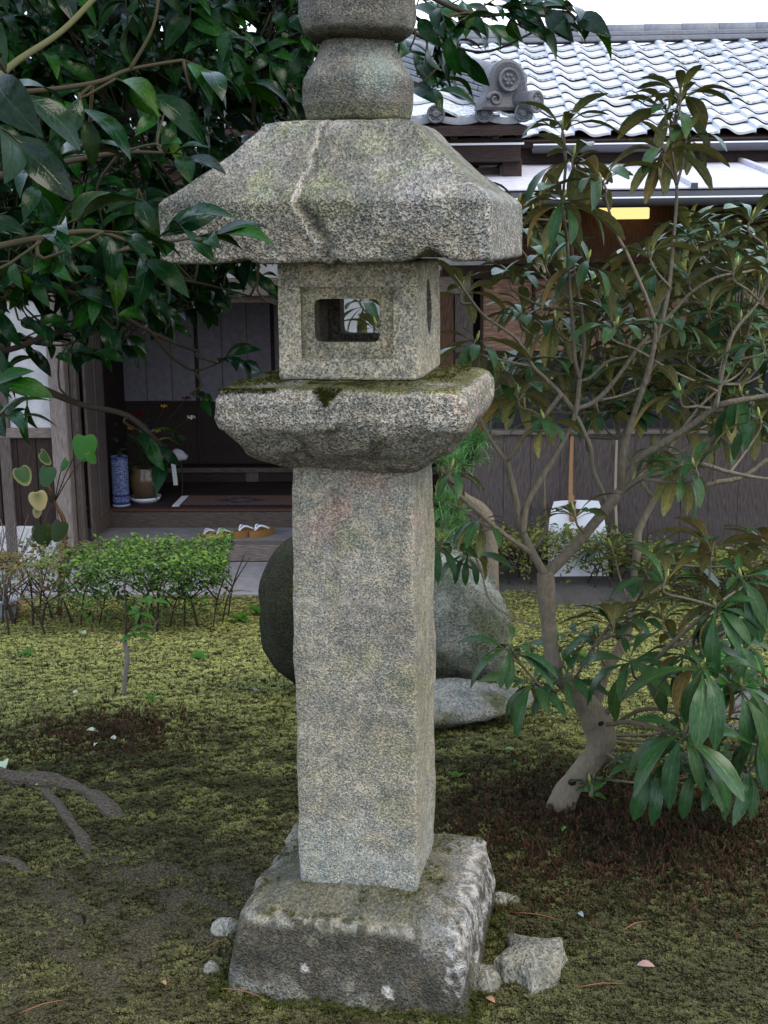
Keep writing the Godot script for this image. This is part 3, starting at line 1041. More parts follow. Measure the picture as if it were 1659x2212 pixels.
func litter():
	var fl := leaf(0.24, 0.12, 0.25, 0.3, Color(1, 1, 1), Color(0.9, 0.9, 0.85), 6)
	var tints := {"pale green": Color(0.34, 0.42, 0.27), "white": Color(0.36, 0.38, 0.34), "green": Color(0.10, 0.25, 0.08), "brown": Color(0.30, 0.17, 0.10), "pink": Color(0.30, 0.19, 0.17), "blue-grey": Color(0.20, 0.26, 0.27)}
	var list := [
		[8, 1652, 0.085, "pale green", 1.3, "large pale green fallen leaf above the thick root at the left"],
		[172, 1370, 0.09, "pale green", 1.0, "pale green fallen leaf lying before the low hedge"],
		[262, 1392, 0.09, "brown", 1.4, "narrow brown fallen leaf on moss left of the cut stem"],
		[540, 1497, 0.05, "blue-grey", 0.6, "blue-grey fallen leaf on moss left of the lantern shaft"],
		[536, 1432, 0.05, "pink", 2.0, "pinkish fallen leaf near the dark boulder"],
		[186, 1585, 0.045, "pale green", 0.3, "pale leaf on the dark moss patch, nearest its left edge"],
		[213, 1612, 0.03, "white", 1.9, "tiny whitish leaf in the middle of the dark moss patch"],
		[240, 1600, 0.034, "white", 0.8, "tiny whitish leaf at the right of the dark moss patch"],
		[170, 1500, 0.03, "white", 2.4, "tiny whitish leaf left of the foot of the cut stem"],
		[90, 1700, 0.02, "pale green", 2.4, "speck of pale leaf beside the thick root"],
		[1375, 2095, 0.04, "pink", 0.2, "dull pink fallen leaf right of the pale angular stone"],
		[1120, 2100, 0.035, "green", 1.5, "small green leaf lying on the pale angular stone"],
		[1225, 1795, 0.03, "green", 2.2, "small green leaf on the brown moss below the rhododendron foot"],
		[1090, 1625, 0.03, "green", 0.5, "small green leaf on the brown moss left of the rhododendron foot"],
		[1040, 1955, 0.022, "pale green", 1.0, "small pale leaf beside the right edge of the lantern base"],
		[1250, 1980, 0.025, "blue-grey", 1.3, "small blue-grey leaf on the moss above the pale stone"],
		[1050, 2165, 0.028, "brown", 0.9, "small rust-brown leaf at the front right corner of the base"],
		[350, 2130, 0.02, "brown", 0.9, "small brown leaf on the bare moss at the bottom left"],
	]
	for q in list:
		var m: StandardMaterial3D = M.matte.duplicate()
		m.albedo_color = Color(tints[q[3]].r, tints[q[3]].g, tints[q[3]].b).linear_to_srgb()
		var g := G(q[0], q[1])
		var up := Vector3(rng.randf_range(-0.3, 0.3), 1, rng.randf_range(0.0, 0.5))
		solo("fallen_leaf", fl, m, q[5], "leaf", "leaves fallen on the moss", leaf_tr(g + Vector3(0, 0.012, 0), Vector3(cos(q[4]), 0.08, sin(q[4])), up, q[2]))
	var needles := [[85, 1885, 1.2, 0.05], [95, 2185, 0.5, 0.10], [1160, 1990, -0.35, 0.12], [520, 2155, -0.35, 0.09], [640, 2165, -0.2, 0.10], [1370, 2010, 0.6, 0.07], [470, 2050, 0.6, 0.06], [1300, 2140, 0.1, 0.10]]
	var where := ["below the left roots", "in the bottom left corner", "above the pale angular stone", "by the front left foot of the lantern base", "along the front foot of the lantern base", "on moss at the lower right", "beside the small pebble at the left", "on the moss right of the pale stone"]
	for i in needles.size():
		var q = needles[i]
		var g := G(q[0], q[1]) + Vector3(0, 0.012, 0)
		var dv = Vector3(cos(q[2]), 0, -sin(q[2])) * q[3]
		var m: StandardMaterial3D = M.matte.duplicate()
		m.albedo_color = lin(0.22, 0.10, 0.06)
		solo("dry_twig", tube([g - dv * 0.5, g + Vector3(0, 0.006, 0), g + dv * 0.5], [0.0012, 0.0014, 0.0008], 5, 2), m, "thin reddish dry twig lying " + where[i], "twig", "dry twigs on the moss")

# ------------------------------------------------------------------ rhododendron
func branch_of(n: String, list: Array, d0: float, d1: float, r0: float, r1: float, m: Material, parent: Node3D, sides := 9) -> Array:
	var pts := []
	var rad := []
	for i in list.size():
		var t := float(i) / (list.size() - 1)
		var q: Vector3 = P(list[i][0], list[i][1], lerpf(d0, d1, t)) - parent.position
		pts.append(q)
		rad.append(lerpf(r0, r1, t) * (1.0 + 0.07 * sin(i * 2.3 + r0 * 900.0)))
	part(n, tube(pts, rad, sides, 5, 0.22), m, parent)
	return pts

func whorl(list: Array, c: Vector3, axis: Vector3, n: int, len: float, el0: float, el1: float, sd: float):
	axis = axis.normalized()
	var a := axis.cross(Vector3(0.3, 0.1, 0.9)).normalized()
	var b := axis.cross(a)
	for k in n:
		var an := TAU * k / n * 1.0 + sd + rng.randf_range(-0.3, 0.3)
		var el := rng.randf_range(el0, el1)
		var out := a * cos(an) + b * sin(an)
		var dir := axis * cos(el) + out * sin(el) + Vector3(0, -0.12, 0)
		var up := axis * sin(el) - out * cos(el) + Vector3(0, 0.15, 0)
		var l := len * rng.randf_range(0.7, 1.12)
		list.append([leaf_tr(c + out * 0.004 - axis * rng.randf() * 0.02, dir, up, l), l])

func rhododendron():
	var foot := G(1222, 1735)
	var o := thing("rhododendron", "tall open rhododendron bush with bare grey stems and long leathery leaves", "shrub", foot)
	var d := cam_pos.z - foot.z
	var course := [[1208, 1762, .052], [1216, 1724, .045], [1232, 1697, .041], [1252, 1672, .036], [1276, 1645, .035], [1294, 1615, .040], [1298, 1588, .044], [1288, 1556, .043], [1272, 1528, .035], [1250, 1505, .029], [1229, 1485, .028], [1199, 1444, .026], [1190, 1398, .0255], [1186, 1352, .025], [1180, 1270, .023], [1178, 1238, .024]]
	var main := []
	var mrad := []
	for q in course:
		main.append(P(q[0], q[1], d - 0.01) - foot)
		mrad.append(q[2] * 0.88)
	part("trunk", tube(main, mrad, 16, 6, 0.4), M.bark, o)
	for q in [[1297, 1562, 0.010], [1236, 1690, 0.012]]:
		var hm: StandardMaterial3D = M.matte.duplicate()
		hm.albedo_color = lin(0.02, 0.015, 0.012)
		part('knot_hole', rock(Vector3(q[2], q[2] * 0.8, 0.008), 3, 3, 0.002, func(_p): return Color.WHITE, 14), hm, o, Transform3D(Basis(), P(q[0], q[1], d - 0.040) - foot))
	var carriers := [main]
	var br := [
		[[[1282, 1535], [1311, 1444], [1338, 1407], [1357, 1352], [1366, 1307], [1376, 1192], [1381, 1144], [1416, 1075]], 0.02, 0.25, 0.034, 0.020],
		[[[1416, 1075], [1449, 1071], [1494, 1057], [1540, 1043], [1604, 1030], [1662, 990], [1720, 960]], 0.25, 0.25, 0.018, 0.011],
		[[[1416, 1075], [1430, 1034], [1444, 979], [1462, 943], [1510, 880], [1560, 830], [1600, 760]], 0.25, 0.40, 0.015, 0.007],
		[[[1416, 1075], [1393, 1052], [1366, 1002], [1338, 947], [1320, 883], [1300, 800], [1290, 700]], 0.25, 0.45, 0.013, 0.006],
		[[[1178, 1242], [1146, 1186], [1128, 1144], [1119, 1103], [1109, 1057], [1100, 1020], [1094, 995]], -0.02, -0.06, 0.024, 0.016],
		[[[1094, 995], [1082, 980], [1059, 947], [1041, 912], [1032, 870], [1040, 820]], -0.06, 0.05, 0.014, 0.007],
		[[[1094, 995], [1104, 984], [1132, 942], [1174, 901], [1212, 852]], -0.06, -0.10, 0.013, 0.010],
		[[[1242, 890], [1212, 852], [1174, 814], [1151, 791], [1119, 736], [1072, 700], [1036, 672], [981, 594]], -0.04, -0.15, 0.013, 0.006],
		[[[1130, 1150], [1137, 1094], [1155, 1057], [1174, 1025], [1210, 966], [1242, 897], [1252, 819]], -0.05, -0.05, 0.018, 0.012],
		[[[1252, 819], [1241, 773], [1236, 690], [1229, 600], [1225, 520], [1216, 440], [1222, 350], [1216, 285]], -0.05, -0.22, 0.011, 0.006],
		[[[1252, 819], [1262, 750], [1256, 667], [1240, 580], [1235, 480], [1245, 360]], -0.05, -0.10, 0.009, 0.005],
		[[[1242, 884], [1288, 865], [1334, 814], [1384, 745], [1439, 690], [1494, 631], [1545, 600], [1590, 590]], -0.05, 0.05, 0.013, 0.006],
		[[[1384, 745], [1388, 715], [1402, 690], [1449, 622]], 0.0, -0.1, 0.008, 0.005],
		[[[1254, 822], [1275, 815], [1311, 782], [1355, 770]], -0.05, -0.05, 0.008, 0.006],
		[[[1246, 900], [1275, 966], [1279, 1011], [1302, 1066], [1308, 1096]], -0.05, 0.02, 0.012, 0.013],
		[[[1180, 1240], [1219, 1204], [1265, 1153], [1311, 1098], [1343, 1057]], 0.0, -0.05, 0.032, 0.025],
		[[[1343, 1057], [1343, 1030], [1345, 984], [1361, 920], [1384, 851], [1407, 773], [1412, 690], [1360, 560], [1330, 500], [1300, 400]], -0.05, -0.2, 0.022, 0.006],
		[[[1407, 773], [1440, 650], [1455, 520], [1462, 400], [1450, 300], [1470, 205]], -0.1, -0.05, 0.012, 0.006],
		[[[1343, 1057], [1375, 997], [1426, 961], [1485, 924], [1540, 883], [1577, 869], [1655, 855], [1720, 840]], -0.05, -0.25, 0.021, 0.012],
		[[[1343, 1062], [1384, 1034], [1439, 1020], [1504, 1002], [1577, 1020], [1655, 1034], [1720, 1030]], -0.05, -0.3, 0.015, 0.008],
		[[[1548, 880], [1563, 792], [1586, 718], [1640, 650], [1680, 560]], -0.2, -0.15, 0.010, 0.006],
		[[[1405, 775], [1470, 810], [1550, 845]], -0.1, -0.25, 0.007, 0.006],
		[[[1150, 1195], [1082, 1149], [1036, 1108], [990, 1066], [949, 1007]], -0.03, -0.1, 0.017, 0.009],
		[[[1128, 1140], [1090, 1150], [1050, 1135], [1000, 1100], [965, 1085]], 0.0, 0.1, 0.008, 0.005],
		[[[1175, 1000], [1176, 1095], [1180, 1140], [1165, 1170], [1150, 1190]], -0.03, 0.0, 0.008, 0.010],
		[[[1290, 1560], [1380, 1470], [1440, 1400], [1520, 1330], [1545, 1310]], 0.0, -0.35, 0.016, 0.008],
		[[[1290, 1570], [1360, 1560], [1440, 1580], [1475, 1592]], 0.0, -0.35, 0.013, 0.008],
		[[[1293, 1590], [1400, 1530], [1540, 1570], [1640, 1590]], 0.05, -0.2, 0.012, 0.007],
		[[[1366, 1320], [1390, 1270], [1395, 1240]], 0.1, -0.2, 0.010, 0.006],
		[[[1376, 1200], [1450, 1220], [1540, 1190]], 0.2, -0.1, 0.009, 0.006],
		[[[1230, 1487], [1180, 1490], [1130, 1440], [1105, 1400]], -0.02, -0.25, 0.008, 0.005],
		[[[1186, 1360], [1120, 1340], [1060, 1300], [1040, 1235], [1020, 1190]], -0.02, 0.15, 0.007, 0.004],
		[[[1290, 1640], [1282, 1680], [1275, 1720]], -0.02, -0.05, 0.008, 0.006],
		[[[1230, 1490], [1280, 1400], [1320, 1345]], 0.0, -0.12, 0.009, 0.005],
	]
	for q in br:
		carriers.append(branch_of("branch", q[0], d + q[1], d + q[2], q[3] * 0.5, q[4] * 0.5, M.bark, o, 7))
	# leaf whorls: image place, distance from the trunk, number, length, kind: 0 hanging, 1 spread, 2 upright
	var wh := [
		[1470, 205, -0.05, 9, .125, 1], [1445, 232, 0.0, 10, .125, 0], [1485, 290, -0.05, 8, .12, 0], [1440, 320, -.1, 8, .13, 0], [1216, 272, -.22, 8, .12, 1], [1240, 335, -.2, 9, .135, 0], [1300, 392, -.25, 9, .12, 1], [1218, 432, -.25, 11, .135, 0], [1120, 440, -.1, 7, .12, 1],
		[1625, 470, -.1, 9, .12, 1], [1560, 500, 0.1, 8, .12, 1], [1400, 545, -.1, 10, .12, 1], [1480, 585, 0.0, 9, .12, 1], [1590, 575, -.2, 10, .125, 1], [1655, 540, 0.2, 9, .12, 1], [1270, 560, -.1, 9, .125, 0], [1180, 560, .1, 9, .12, 1], [1110, 600, .2, 8, .115, 1], [1000, 625, -.1, 7, .1, 1], [1030, 735, -.1, 11, .125, 0], [1130, 680, .3, 8, .11, 1], [1200, 690, .1, 8, .12, 0], [1290, 640, .3, 9, .12, 1], [1330, 705, -.15, 10, .125, 1], [1450, 690, .1, 8, .12, 0], [1530, 660, .3, 9, .12, 1], [1600, 690, .2, 9, .12, 1], [1645, 735, -.2, 9, .125, 1], [1560, 770, .1, 8, .12, 1], [1490, 760, .3, 8, .12, 1], [1400, 800, .1, 9, .12, 1], [1470, 850, -.2, 9, .12, 1], [1380, 870, .3, 8, .12, 0], [1310, 800, .3, 8, .12, 1], [1260, 760, .4, 8, .12, 1], [1180, 770, .3, 8, .12, 0], [1090, 800, .1, 9, .125, 1], [1060, 860, .2, 9, .125, 1], [1120, 850, .0, 9, .125, 1], [1160, 860, .3, 8, .12, 0], [1290, 880, .2, 7, .11, 0], [1600, 850, .1, 9, .12, 0], [1640, 900, -.1, 8, .12, 0], [1550, 930, .2, 7, .11, 0],
		[1175, 905, -.1, 8, .09, 0], [1415, 965, .1, 9, .10, 0], [1470, 1015, -.2, 9, .105, 0], [1500, 1010, -.25, 6, .10, 1], [1240, 1105, -.1, 10, .105, 1], [1320, 1180, .2, 7, .10, 1], [975, 1010, -.1, 7, .1, 0], [1040, 1120, .0, 6, .1, 0], [1010, 1190, .1, 9, .105, 0], [950, 1170, .1, 6, .09, 0],
		[1395, 1235, -.2, 9, .13, 1], [1540, 1180, -.15, 10, .135, 1], [1600, 1245, -.3, 10, .14, 0], [1460, 1215, .2, 8, .12, 1], [1650, 1290, -.1, 9, .135, 0], [1325, 1340, -.12, 12, .115, 1], [1290, 1385, 0.0, 9, .11, 1], [1545, 1310, -.35, 11, .14, 0], [1430, 1330, .1, 8, .12, 1], [1480, 1400, -.1, 9, .13, 0], [1600, 1380, .1, 9, .125, 0], [1105, 1395, -.25, 9, .115, 0], [1150, 1470, -.1, 9, .12, 0], [1210, 1400, .15, 7, .11, 0], [1220, 1460, -.1, 7, .11, 0],
		[1475, 1580, -.35, 14, .165, 0], [1520, 1440, -.4, 10, .16, 0], [1440, 1250, -.35, 9, .15, 1], [1580, 1300, -.15, 10, .15, 1], [1600, 1480, -.3, 10, .15, 0], [1500, 1640, -.25, 9, .15, 0], [1660, 1180, 0, 9, .14, 1], [1360, 1420, -.2, 9, .14, 0], [1380, 1340, .15, 8, .12, 1], [1240, 1380, .25, 7, .11, 1], [1620, 1650, -.15, 9, .14, 0], [1640, 1580, -.2, 11, .14, 0], [1540, 1560, 0.0, 9, .135, 1], [1420, 1640, -.25, 9, .13, 0], [1560, 1640, -.1, 8, .13, 0], [1275, 1690, -.05, 5, .06, 1], [1650, 1480, .1, 8, .12, 0],
	]
	wh.append_array([[782, 650, 0.35, 8, .11, 0], [812, 705, 0.1, 7, .10, 1]])
	for i in 95:                     # whorls deeper in the bush
		var u := rng.randf_range(1090, 1680)
		var v := rng.randf_range(455, 890)
		if absf(u - 1345.0) < 95.0 and v < 545.0:
			continue
		if u < 1250 and rng.randf() < 0.3:
			continue
		wh.append([u, v, rng.randf_range(0.3, 0.9), 7 + rng.randi() % 3, 0.125, rng.randi() % 2])
	var leaves := []
	var tst := begin(true)
	var bst := begin(true)
	for w in wh:
		var c: Vector3 = P(w[0], w[1], d + w[2]) - foot
		var best := Vector3.ZERO
		var bd := 99.0
		for cc in carriers:
			for q in cc:
				var dd: float = q.distance_to(c) + (0.25 if q.y > c.y - 0.04 else 0.0)
				if dd < bd:
					bd = dd
					best = q
		var axis := Vector3(rng.randf_range(-0.35, 0.35), 1.0, rng.randf_range(-0.6, 0.15))
		if w[5] == 0:
			axis = Vector3(rng.randf_range(-0.35, 0.35), 0.9, 0.3 if w[1] > 1150 else -0.35)
		if bd > 0.03:
			var mid := (best + c) / 2.0 + Vector3(0, -0.12 * bd, 0.0)
			var sp := smooth_path([best, mid, c - axis * 0.03, c + axis * 0.01], [0.0042, 0.0035, 0.003, 0.0026], 3)
			add_tube(tst, sp[0], sp[1], 5)
		add_tube(bst, [c, c + axis.normalized() * 0.012, c + axis.normalized() * 0.026], [0.003, 0.0045, 0.0012], 6)
		var lo := 0.8
		var hi := 1.6
		if w[5] == 0:
			lo = 1.35
			hi = 2.5
		whorl(leaves, c, axis, w[3] + 1, w[4] * 1.12, lo, hi, rng.randf() * TAU)
		whorl(leaves, c, axis, 2, w[4] * 0.65, 0.6, 1.1, rng.randf() * TAU)
	part("twigs", fin(tst), M.bark, o).set_meta("kind", "stuff")
	var bm: StandardMaterial3D = M.matte.duplicate()
	bm.albedo_color = lin(0.26, 0.30, 0.09)
	part("buds", fin(bst), bm, o).set_meta("kind", "stuff")
	var g := Color(0.06, 0.165, 0.052)
	var un := Color(0.56, 0.54, 0.22)
	var un2 := Color(0.62, 0.47, 0.18)
	var ms := [leaf(0.115, 0.18, 0.25, 0.2, g, un, 7, 0.0, 0.60, true), leaf(0.105, 0.30, 0.35, 0.2, g, un2, 7, 0.25, 0.62, true), leaf(0.13, 0.10, 0.2, 0.15, Color(0.085, 0.19, 0.055), un, 7, -0.2, 0.58, true), leaf(0.12, 0.38, 0.3, 0.2, Color(0.06, 0.16, 0.06), un2, 7, 0.1, 0.60, true), leaf(0.14, 0.22, 0.15, 0.1, g, Color(0.46, 0.42, 0.24), 7, -0.1, 0.62, true)]
	var mm := [leaf_mat(Color.WHITE, 0.32, 0.42, 0.33), leaf_mat(lin(0.8, 0.9, 0.9), 0.27, 0.4, 0.38), leaf_mat(lin(1.0, 0.9, 0.7), 0.4, 0.45, 0.28)]
	var mass := leaf_mat(Color.WHITE, 0.38, 0.42, 0.3)
	put_leaves(leaves, ms, mm, mass, [Color(1, 1, 1), Color(0.85, 0.9, 0.85), Color(1.0, 0.95, 0.75)], o)

# ------------------------------------------------------------------ evergreen on the left
func evergreen():
	var base := Vector3(P(-420, 1500, 3.1).x, 0, cam_pos.z - 3.1)
	base.y = ground_h(base.x, base.z) - 0.03
	var o := thing("evergreen_tree", "dark glossy broadleaf evergreen tree reaching over from the left with exposed roots", "tree", base)
	part("trunk", tube([Vector3(0, -0.1, 0), Vector3(0.0, 0.5, -0.05), Vector3(0.06, 1.1, -0.12), Vector3(0.04, 1.7, -0.2), Vector3(0.15, 2.4, -0.3), Vector3(0.3, 3.1, -0.4)], [0.12, 0.095, 0.085, 0.075, 0.055, 0.03], 12, 5, 0.15), M.bark, o)
	for q in [[[[-120, 1640], [-40, 1680], [40, 1694], [110, 1698], [170, 1712], [225, 1742], [268, 1778]], 0.036, 0.019], [[[95, 1712], [125, 1745], [155, 1782], [180, 1822], [184, 1860]], 0.016, 0.020], [[[-120, 1840], [-30, 1862], [30, 1868], [75, 1890]], 0.022, 0.012]]:
		var pts := []
		var rad := []
		for i in q[0].size():
			var g := G(q[0][i][0], q[0][i][1])
			var t = float(i) / (q[0].size() - 1)
			g.y += lerpf(q[1], q[2], t) * (0.25 if i < q[0].size() - 1 else -1.1)
			pts.append(g - base)
			rad.append(lerpf(q[1], q[2], t) * (1.0 + 0.12 * sin(i * 2.7)))
		if q[1] > 0.017:
			pts.push_front(Vector3(0.05, 0.05, 0.02))
			rad.push_front(q[1] * 1.5)
		part("root", tube(pts, rad, 14, 7, 0.75), M.root, o)
	# limbs
	var limbs := [
		[[[-420, 300], [-100, 150], [150, 60], [420, 20], [640, -60]], 3.2, 3.6, 0.035, 0.012],
		[[[-420, 500], [-150, 380], [60, 320], [260, 250], [430, 180], [560, 140]], 3.1, 3.3, 0.03, 0.008],
		[[[-420, 700], [-200, 560], [0, 470], [180, 420], [330, 400]], 3.1, 3.8, 0.03, 0.008],
		[[[-420, 900], [-150, 800], [30, 820], [170, 872], [280, 900], [360, 975]], 2.9, 2.9, 0.02, 0.007],
		[[[-420, 650], [-150, 600], [20, 620], [180, 640], [330, 720], [430, 760]], 2.8, 3.0, 0.016, 0.006],
		[[[640, -60], [760, -80], [900, -20], [1020, 30], [1150, 30], [1260, 60]], 3.6, 3.2, 0.014, 0.005],
		[[[760, -80], [880, 60], [980, 100], [1060, 110], [1170, 60]], 3.6, 3.3, 0.010, 0.004],
		[[[-300, 600], [-60, 545], [80, 515], [200, 500], [300, 525], [410, 515]], 1.7, 2.15, 0.010, 0.004],
		[[[-300, 400], [-80, 250], [20, 145], [130, 70], [220, -20], [330, -120]], 1.6, 1.9, 0.008, 0.0055],
		[[[-200, 200], [30, 200], [200, 180], [280, 150], [395, 130]], 2.0, 2.2, 0.008, 0.004],
		[[[280, 150], [330, 60], [345, -30]], 2.15, 2.2, 0.005, 0.004],
		[[[-420, 250], [-200, 330], [0, 380], [140, 350], [260, 330], [350, 330]], 2.4, 2.7, 0.018, 0.005],
		[[[-420, 650], [-200, 700], [-20, 760], [120, 720], [250, 690], [320, 680]], 2.4, 3.4, 0.015, 0.005],
		[[[330, 720], [370, 770], [420, 800], [470, 785], [500, 770]], 2.95, 3.1, 0.006, 0.003],
		[[[180, 640], [300, 600], [420, 610], [540, 640], [600, 660]], 2.9, 3.2, 0.006, 0.003],
	]
	var carriers := []
	for q in limbs:
		carriers.append(branch_of("branch", q[0], q[1], q[2], q[3] * 0.6, q[4] * 0.6, M.dark_twig if q[3] > 0.01 else (M.pale_twig if q[1] < 1.65 else M.twig), o, 7))
	var leaves := []
	var tst := begin(true)
	var spray := func(at: Vector3, dir: Vector3, n: int, len: float, link := true):
		dir = dir.normalized()
		var best := Vector3.ZERO
		var bd := 99.0
		if link:
			for cc in carriers:
				for q in cc:
					var dd: float = q.distance_to(at)
					if dd < bd:
						bd = dd
						best = q
			if bd < 0.28:
				var sp := smooth_path([best, (best + at) / 2.0 + Vector3(rng.randf_range(-0.04, 0.04), rng.randf_range(-0.05, 0.02), 0.02), at], [0.0032, 0.0026, 0.002], 3)
				add_tube(tst, sp[0], sp[1], 5)
		var span := len * n * 0.16
		add_tube(tst, [at, at + dir * span * 0.5 + Vector3(0, 0.004, 0), at + dir * span], [0.0019, 0.0016, 0.001], 5)
		var side := dir.cross(Vector3(0.1, 1, 0.2)).normalized()
		for k in n:
			var t := (k + 0.5) / n
			var s := 1.0 if k % 2 == 0 else -1.0
			var ld := dir * rng.randf_range(0.5, 1.0) + side * s * rng.randf_range(0.4, 1.0) + Vector3(0, rng.randf_range(-0.7, 0.45), rng.randf_range(-0.3, 0.5))
			if k == n - 1:
				ld = dir + Vector3(0, -0.2, 0)
			var up := Vector3(rng.randf_range(-0.9, 0.9), 0.8, rng.randf_range(-0.3, 1.2))
			var l := len * rng.randf_range(0.7, 1.15)
			leaves.append([leaf_tr(at + dir * span * t, ld, up, l), l])
	# the near sprays that stand before everything else
	var near := [[90, 520, 1.78, 1.0, 0.5, 5, .105], [225, 500, 1.85, 0.9, -.2, 4, .10], [330, 525, 2.0, 0.8, 0.5, 4, .095], [410, 515, 2.15, 1.0, 0.1, 5, .092], [300, 540, 2.0, 0.6, -.8, 3, .095], [20, 170, 1.62, -0.3, 0.6, 4, .115], [-30, 160, 1.6, 1.0, -0.6, 3, .13], [170, 200, 2.05, 0.2, -1.0, 3, .115], [250, 170, 2.1, 1.0, -.5, 4, .115], [395, 130, 2.2, 1.0, -.5, 4, .105], [-10, 270, 1.85, 0.9, -0.7, 3, .12], [120, 340, 2.2, 1.0, 0.1, 4, .105], [60, 360, 2.2, 0.4, -0.9, 4, .10], [350, 330, 2.5, 1.0, -.2, 4, .11], [-30, 900, 2.2, 1.0, 0.0, 4, .095], [-30, 830, 2.4, 1.0, 0.0, 3, .095], [470, 785, 3.0, 0.8, 0.4, 4, .09], [500, 770, 3.1, 1.0, -0.4, 3, .085], [360, 975, 2.9, -0.3, -0.8, 3, .10], [300, 930, 2.9, 0.9, -.7, 5, .09], [410, 850, 3.0, 1.0, -0.6, 5, .09]]
	for q in near:
		spray.call(P(q[0], q[1], q[2]) - base, Vector3(q[3], q[4], rng.randf_range(-0.2, 0.35)), q[5], q[6] * 0.86, q[5] > 3)
	# sprays overhead, right of the bud stone
	for q in [[890, 30, 3.3], [930, 70, 3.3], [960, 20, 3.2], [1000, 60, 3.3], [1060, 20, 3.2], [1100, 40, 3.2], [1140, 20, 3.2], [1190, 30, 3.15], [1230, 20, 3.1], [900, 120, 3.5], [930, 150, 3.5], [920, 10, 3.6], [970, 90, 3.6], [1010, 10, 3.5], [900, 200, 3.4], [1085, 10, 3.5], [950, 50, 3.8], [1030, 50, 3.8], [890, 90, 3.9], [600, 40, 3.2], [610, 120, 3.4], [590, 200, 3.4]]:
		spray.call(P(q[0] - 15, q[1] - 12, q[2]) - base, Vector3(rng.randf_range(0.2, 1), rng.randf_range(-0.9, -0.1), rng.randf_range(-0.3, 0.4)), 4 + rng.randi() % 2, 0.10)
	# the crown: thick above, loose along its lower fringe
	for i in 2500:
		var u := rng.randf_range(-260, 700)
		var v := rng.randf_range(-320, 980)
		var edge := 560.0 if u > 560 else (640.0 + maxf(0.0, 500.0 - u) * 0.75)
		edge = minf(edge, 930.0)
		if v > edge - 40.0:
			continue
		var hole := false
		for q in [[325, 265, 42, 26], [610, 290, 40, 34], [405, 372, 40, 20], [90, 60, 40, 25], [190, 330, 22, 16], [60, 300, 26, 14], [430, 255, 18, 22], [520, 250, 20, 20]]:
			if Vector2((u - q[0] + 18) / (q[2] + 22.0), (v - q[1] + 12) / (q[3] + 22.0)).length() < 1.0:
				hole = true
		if hole:
			continue
		var thin := clampf((v - 450.0) / 230.0, 0, 1)
		if rng.randf() < thin * 0.885 + 0.02:
			continue
		var dd := rng.randf_range(2.9, 5.2)
		if thin > 0.1:
			dd = rng.randf_range(2.7, 3.7)
		elif u > 500:
			dd = rng.randf_range(3.2, 4.8)
		if u > 330 and v > 230 and dd < 3.2:
			dd += 0.9
		spray.call(P(u, v, dd) - base, Vector3(rng.randf_range(-0.3, 1.0), rng.randf_range(-0.9, 0.3), rng.randf_range(-0.5, 0.5)), 4 + rng.randi() % 4, rng.randf_range(0.078, 0.105) * (1.0 - 0.15 * thin))
	for i in 420:                    # the same crown over and before the camera, out of the picture
		var q := cam_pos + Vector3(rng.randf_range(-2.6, -0.1), rng.randf_range(0.75, 2.2), rng.randf_range(-2.4, 0.6))
		if vis(q).y > -150.0 and vis(q).z > 0.0:
			continue
		spray.call(q - base, Vector3(rng.randf_range(-0.3, 1.0), rng.randf_range(-0.9, 0.3), rng.randf_range(-0.5, 0.5)), 5, 0.11, false)
	part("twigs", fin(tst), M.twig, o).set_meta("kind", "stuff")
	var g := Color(0.014, 0.062, 0.016)
	var un := Color(0.028, 0.105, 0.010)
	var ms := [leaf(0.19, 0.12, 0.3, 0.2, g, un, 7, 0.0, 0.50), leaf(0.18, 0.25, 0.35, 0.25, g, un, 7, 0.3, 0.52), leaf(0.21, 0.06, 0.2, 0.2, Color(0.016, 0.045, 0.022), un, 7, -0.25, 0.48), leaf(0.18, 0.18, 0.45, 0.25, Color(0.025, 0.065, 0.018), Color(0.04, 0.10, 0.02), 7, 0.15, 0.44), leaf(0.215, 0.15, 0.15, 0.2, g, un, 7, -0.1, 0.55)]
	var mm := [leaf_mat(Color.WHITE, 0.22, 0.34, 0.25), leaf_mat(lin(0.8, 0.9, 1.0), 0.18, 0.28, 0.3), leaf_mat(lin(1.0, 1.0, 0.8), 0.28, 0.4, 0.22), leaf_mat(Color.WHITE, 0.2, 0.34, 0.27), leaf_mat(lin(0.9, 1.0, 0.9), 0.17, 0.34, 0.32), leaf_mat(Color(1.35, 1.4, 0.7), 0.3, 0.6, 0.22)]
	var mass := leaf_mat(Color.WHITE, 0.2, 0.42, 0.25)
	put_leaves(leaves, ms, mm, mass, [Color(1, 1, 1), Color(0.8, 0.92, 1.05), Color(1.3, 1.35, 0.8), Color(1.8, 2.0, 0.8)], o)

# ------------------------------------------------------------------ house
func house_frame():
	var at := P(400, 1178, 8.94)
	house = thing("house", "low wooden temple house with grey tiled roof and open entrance hall", "house", at, deg_to_rad(-3.0))
	house_inv = house.transform.affine_inverse()

func sub(n: String, parent: Node, mesh: Mesh, m: Material, tr := Transform3D()):
	return part(n, mesh, m, parent, tr)

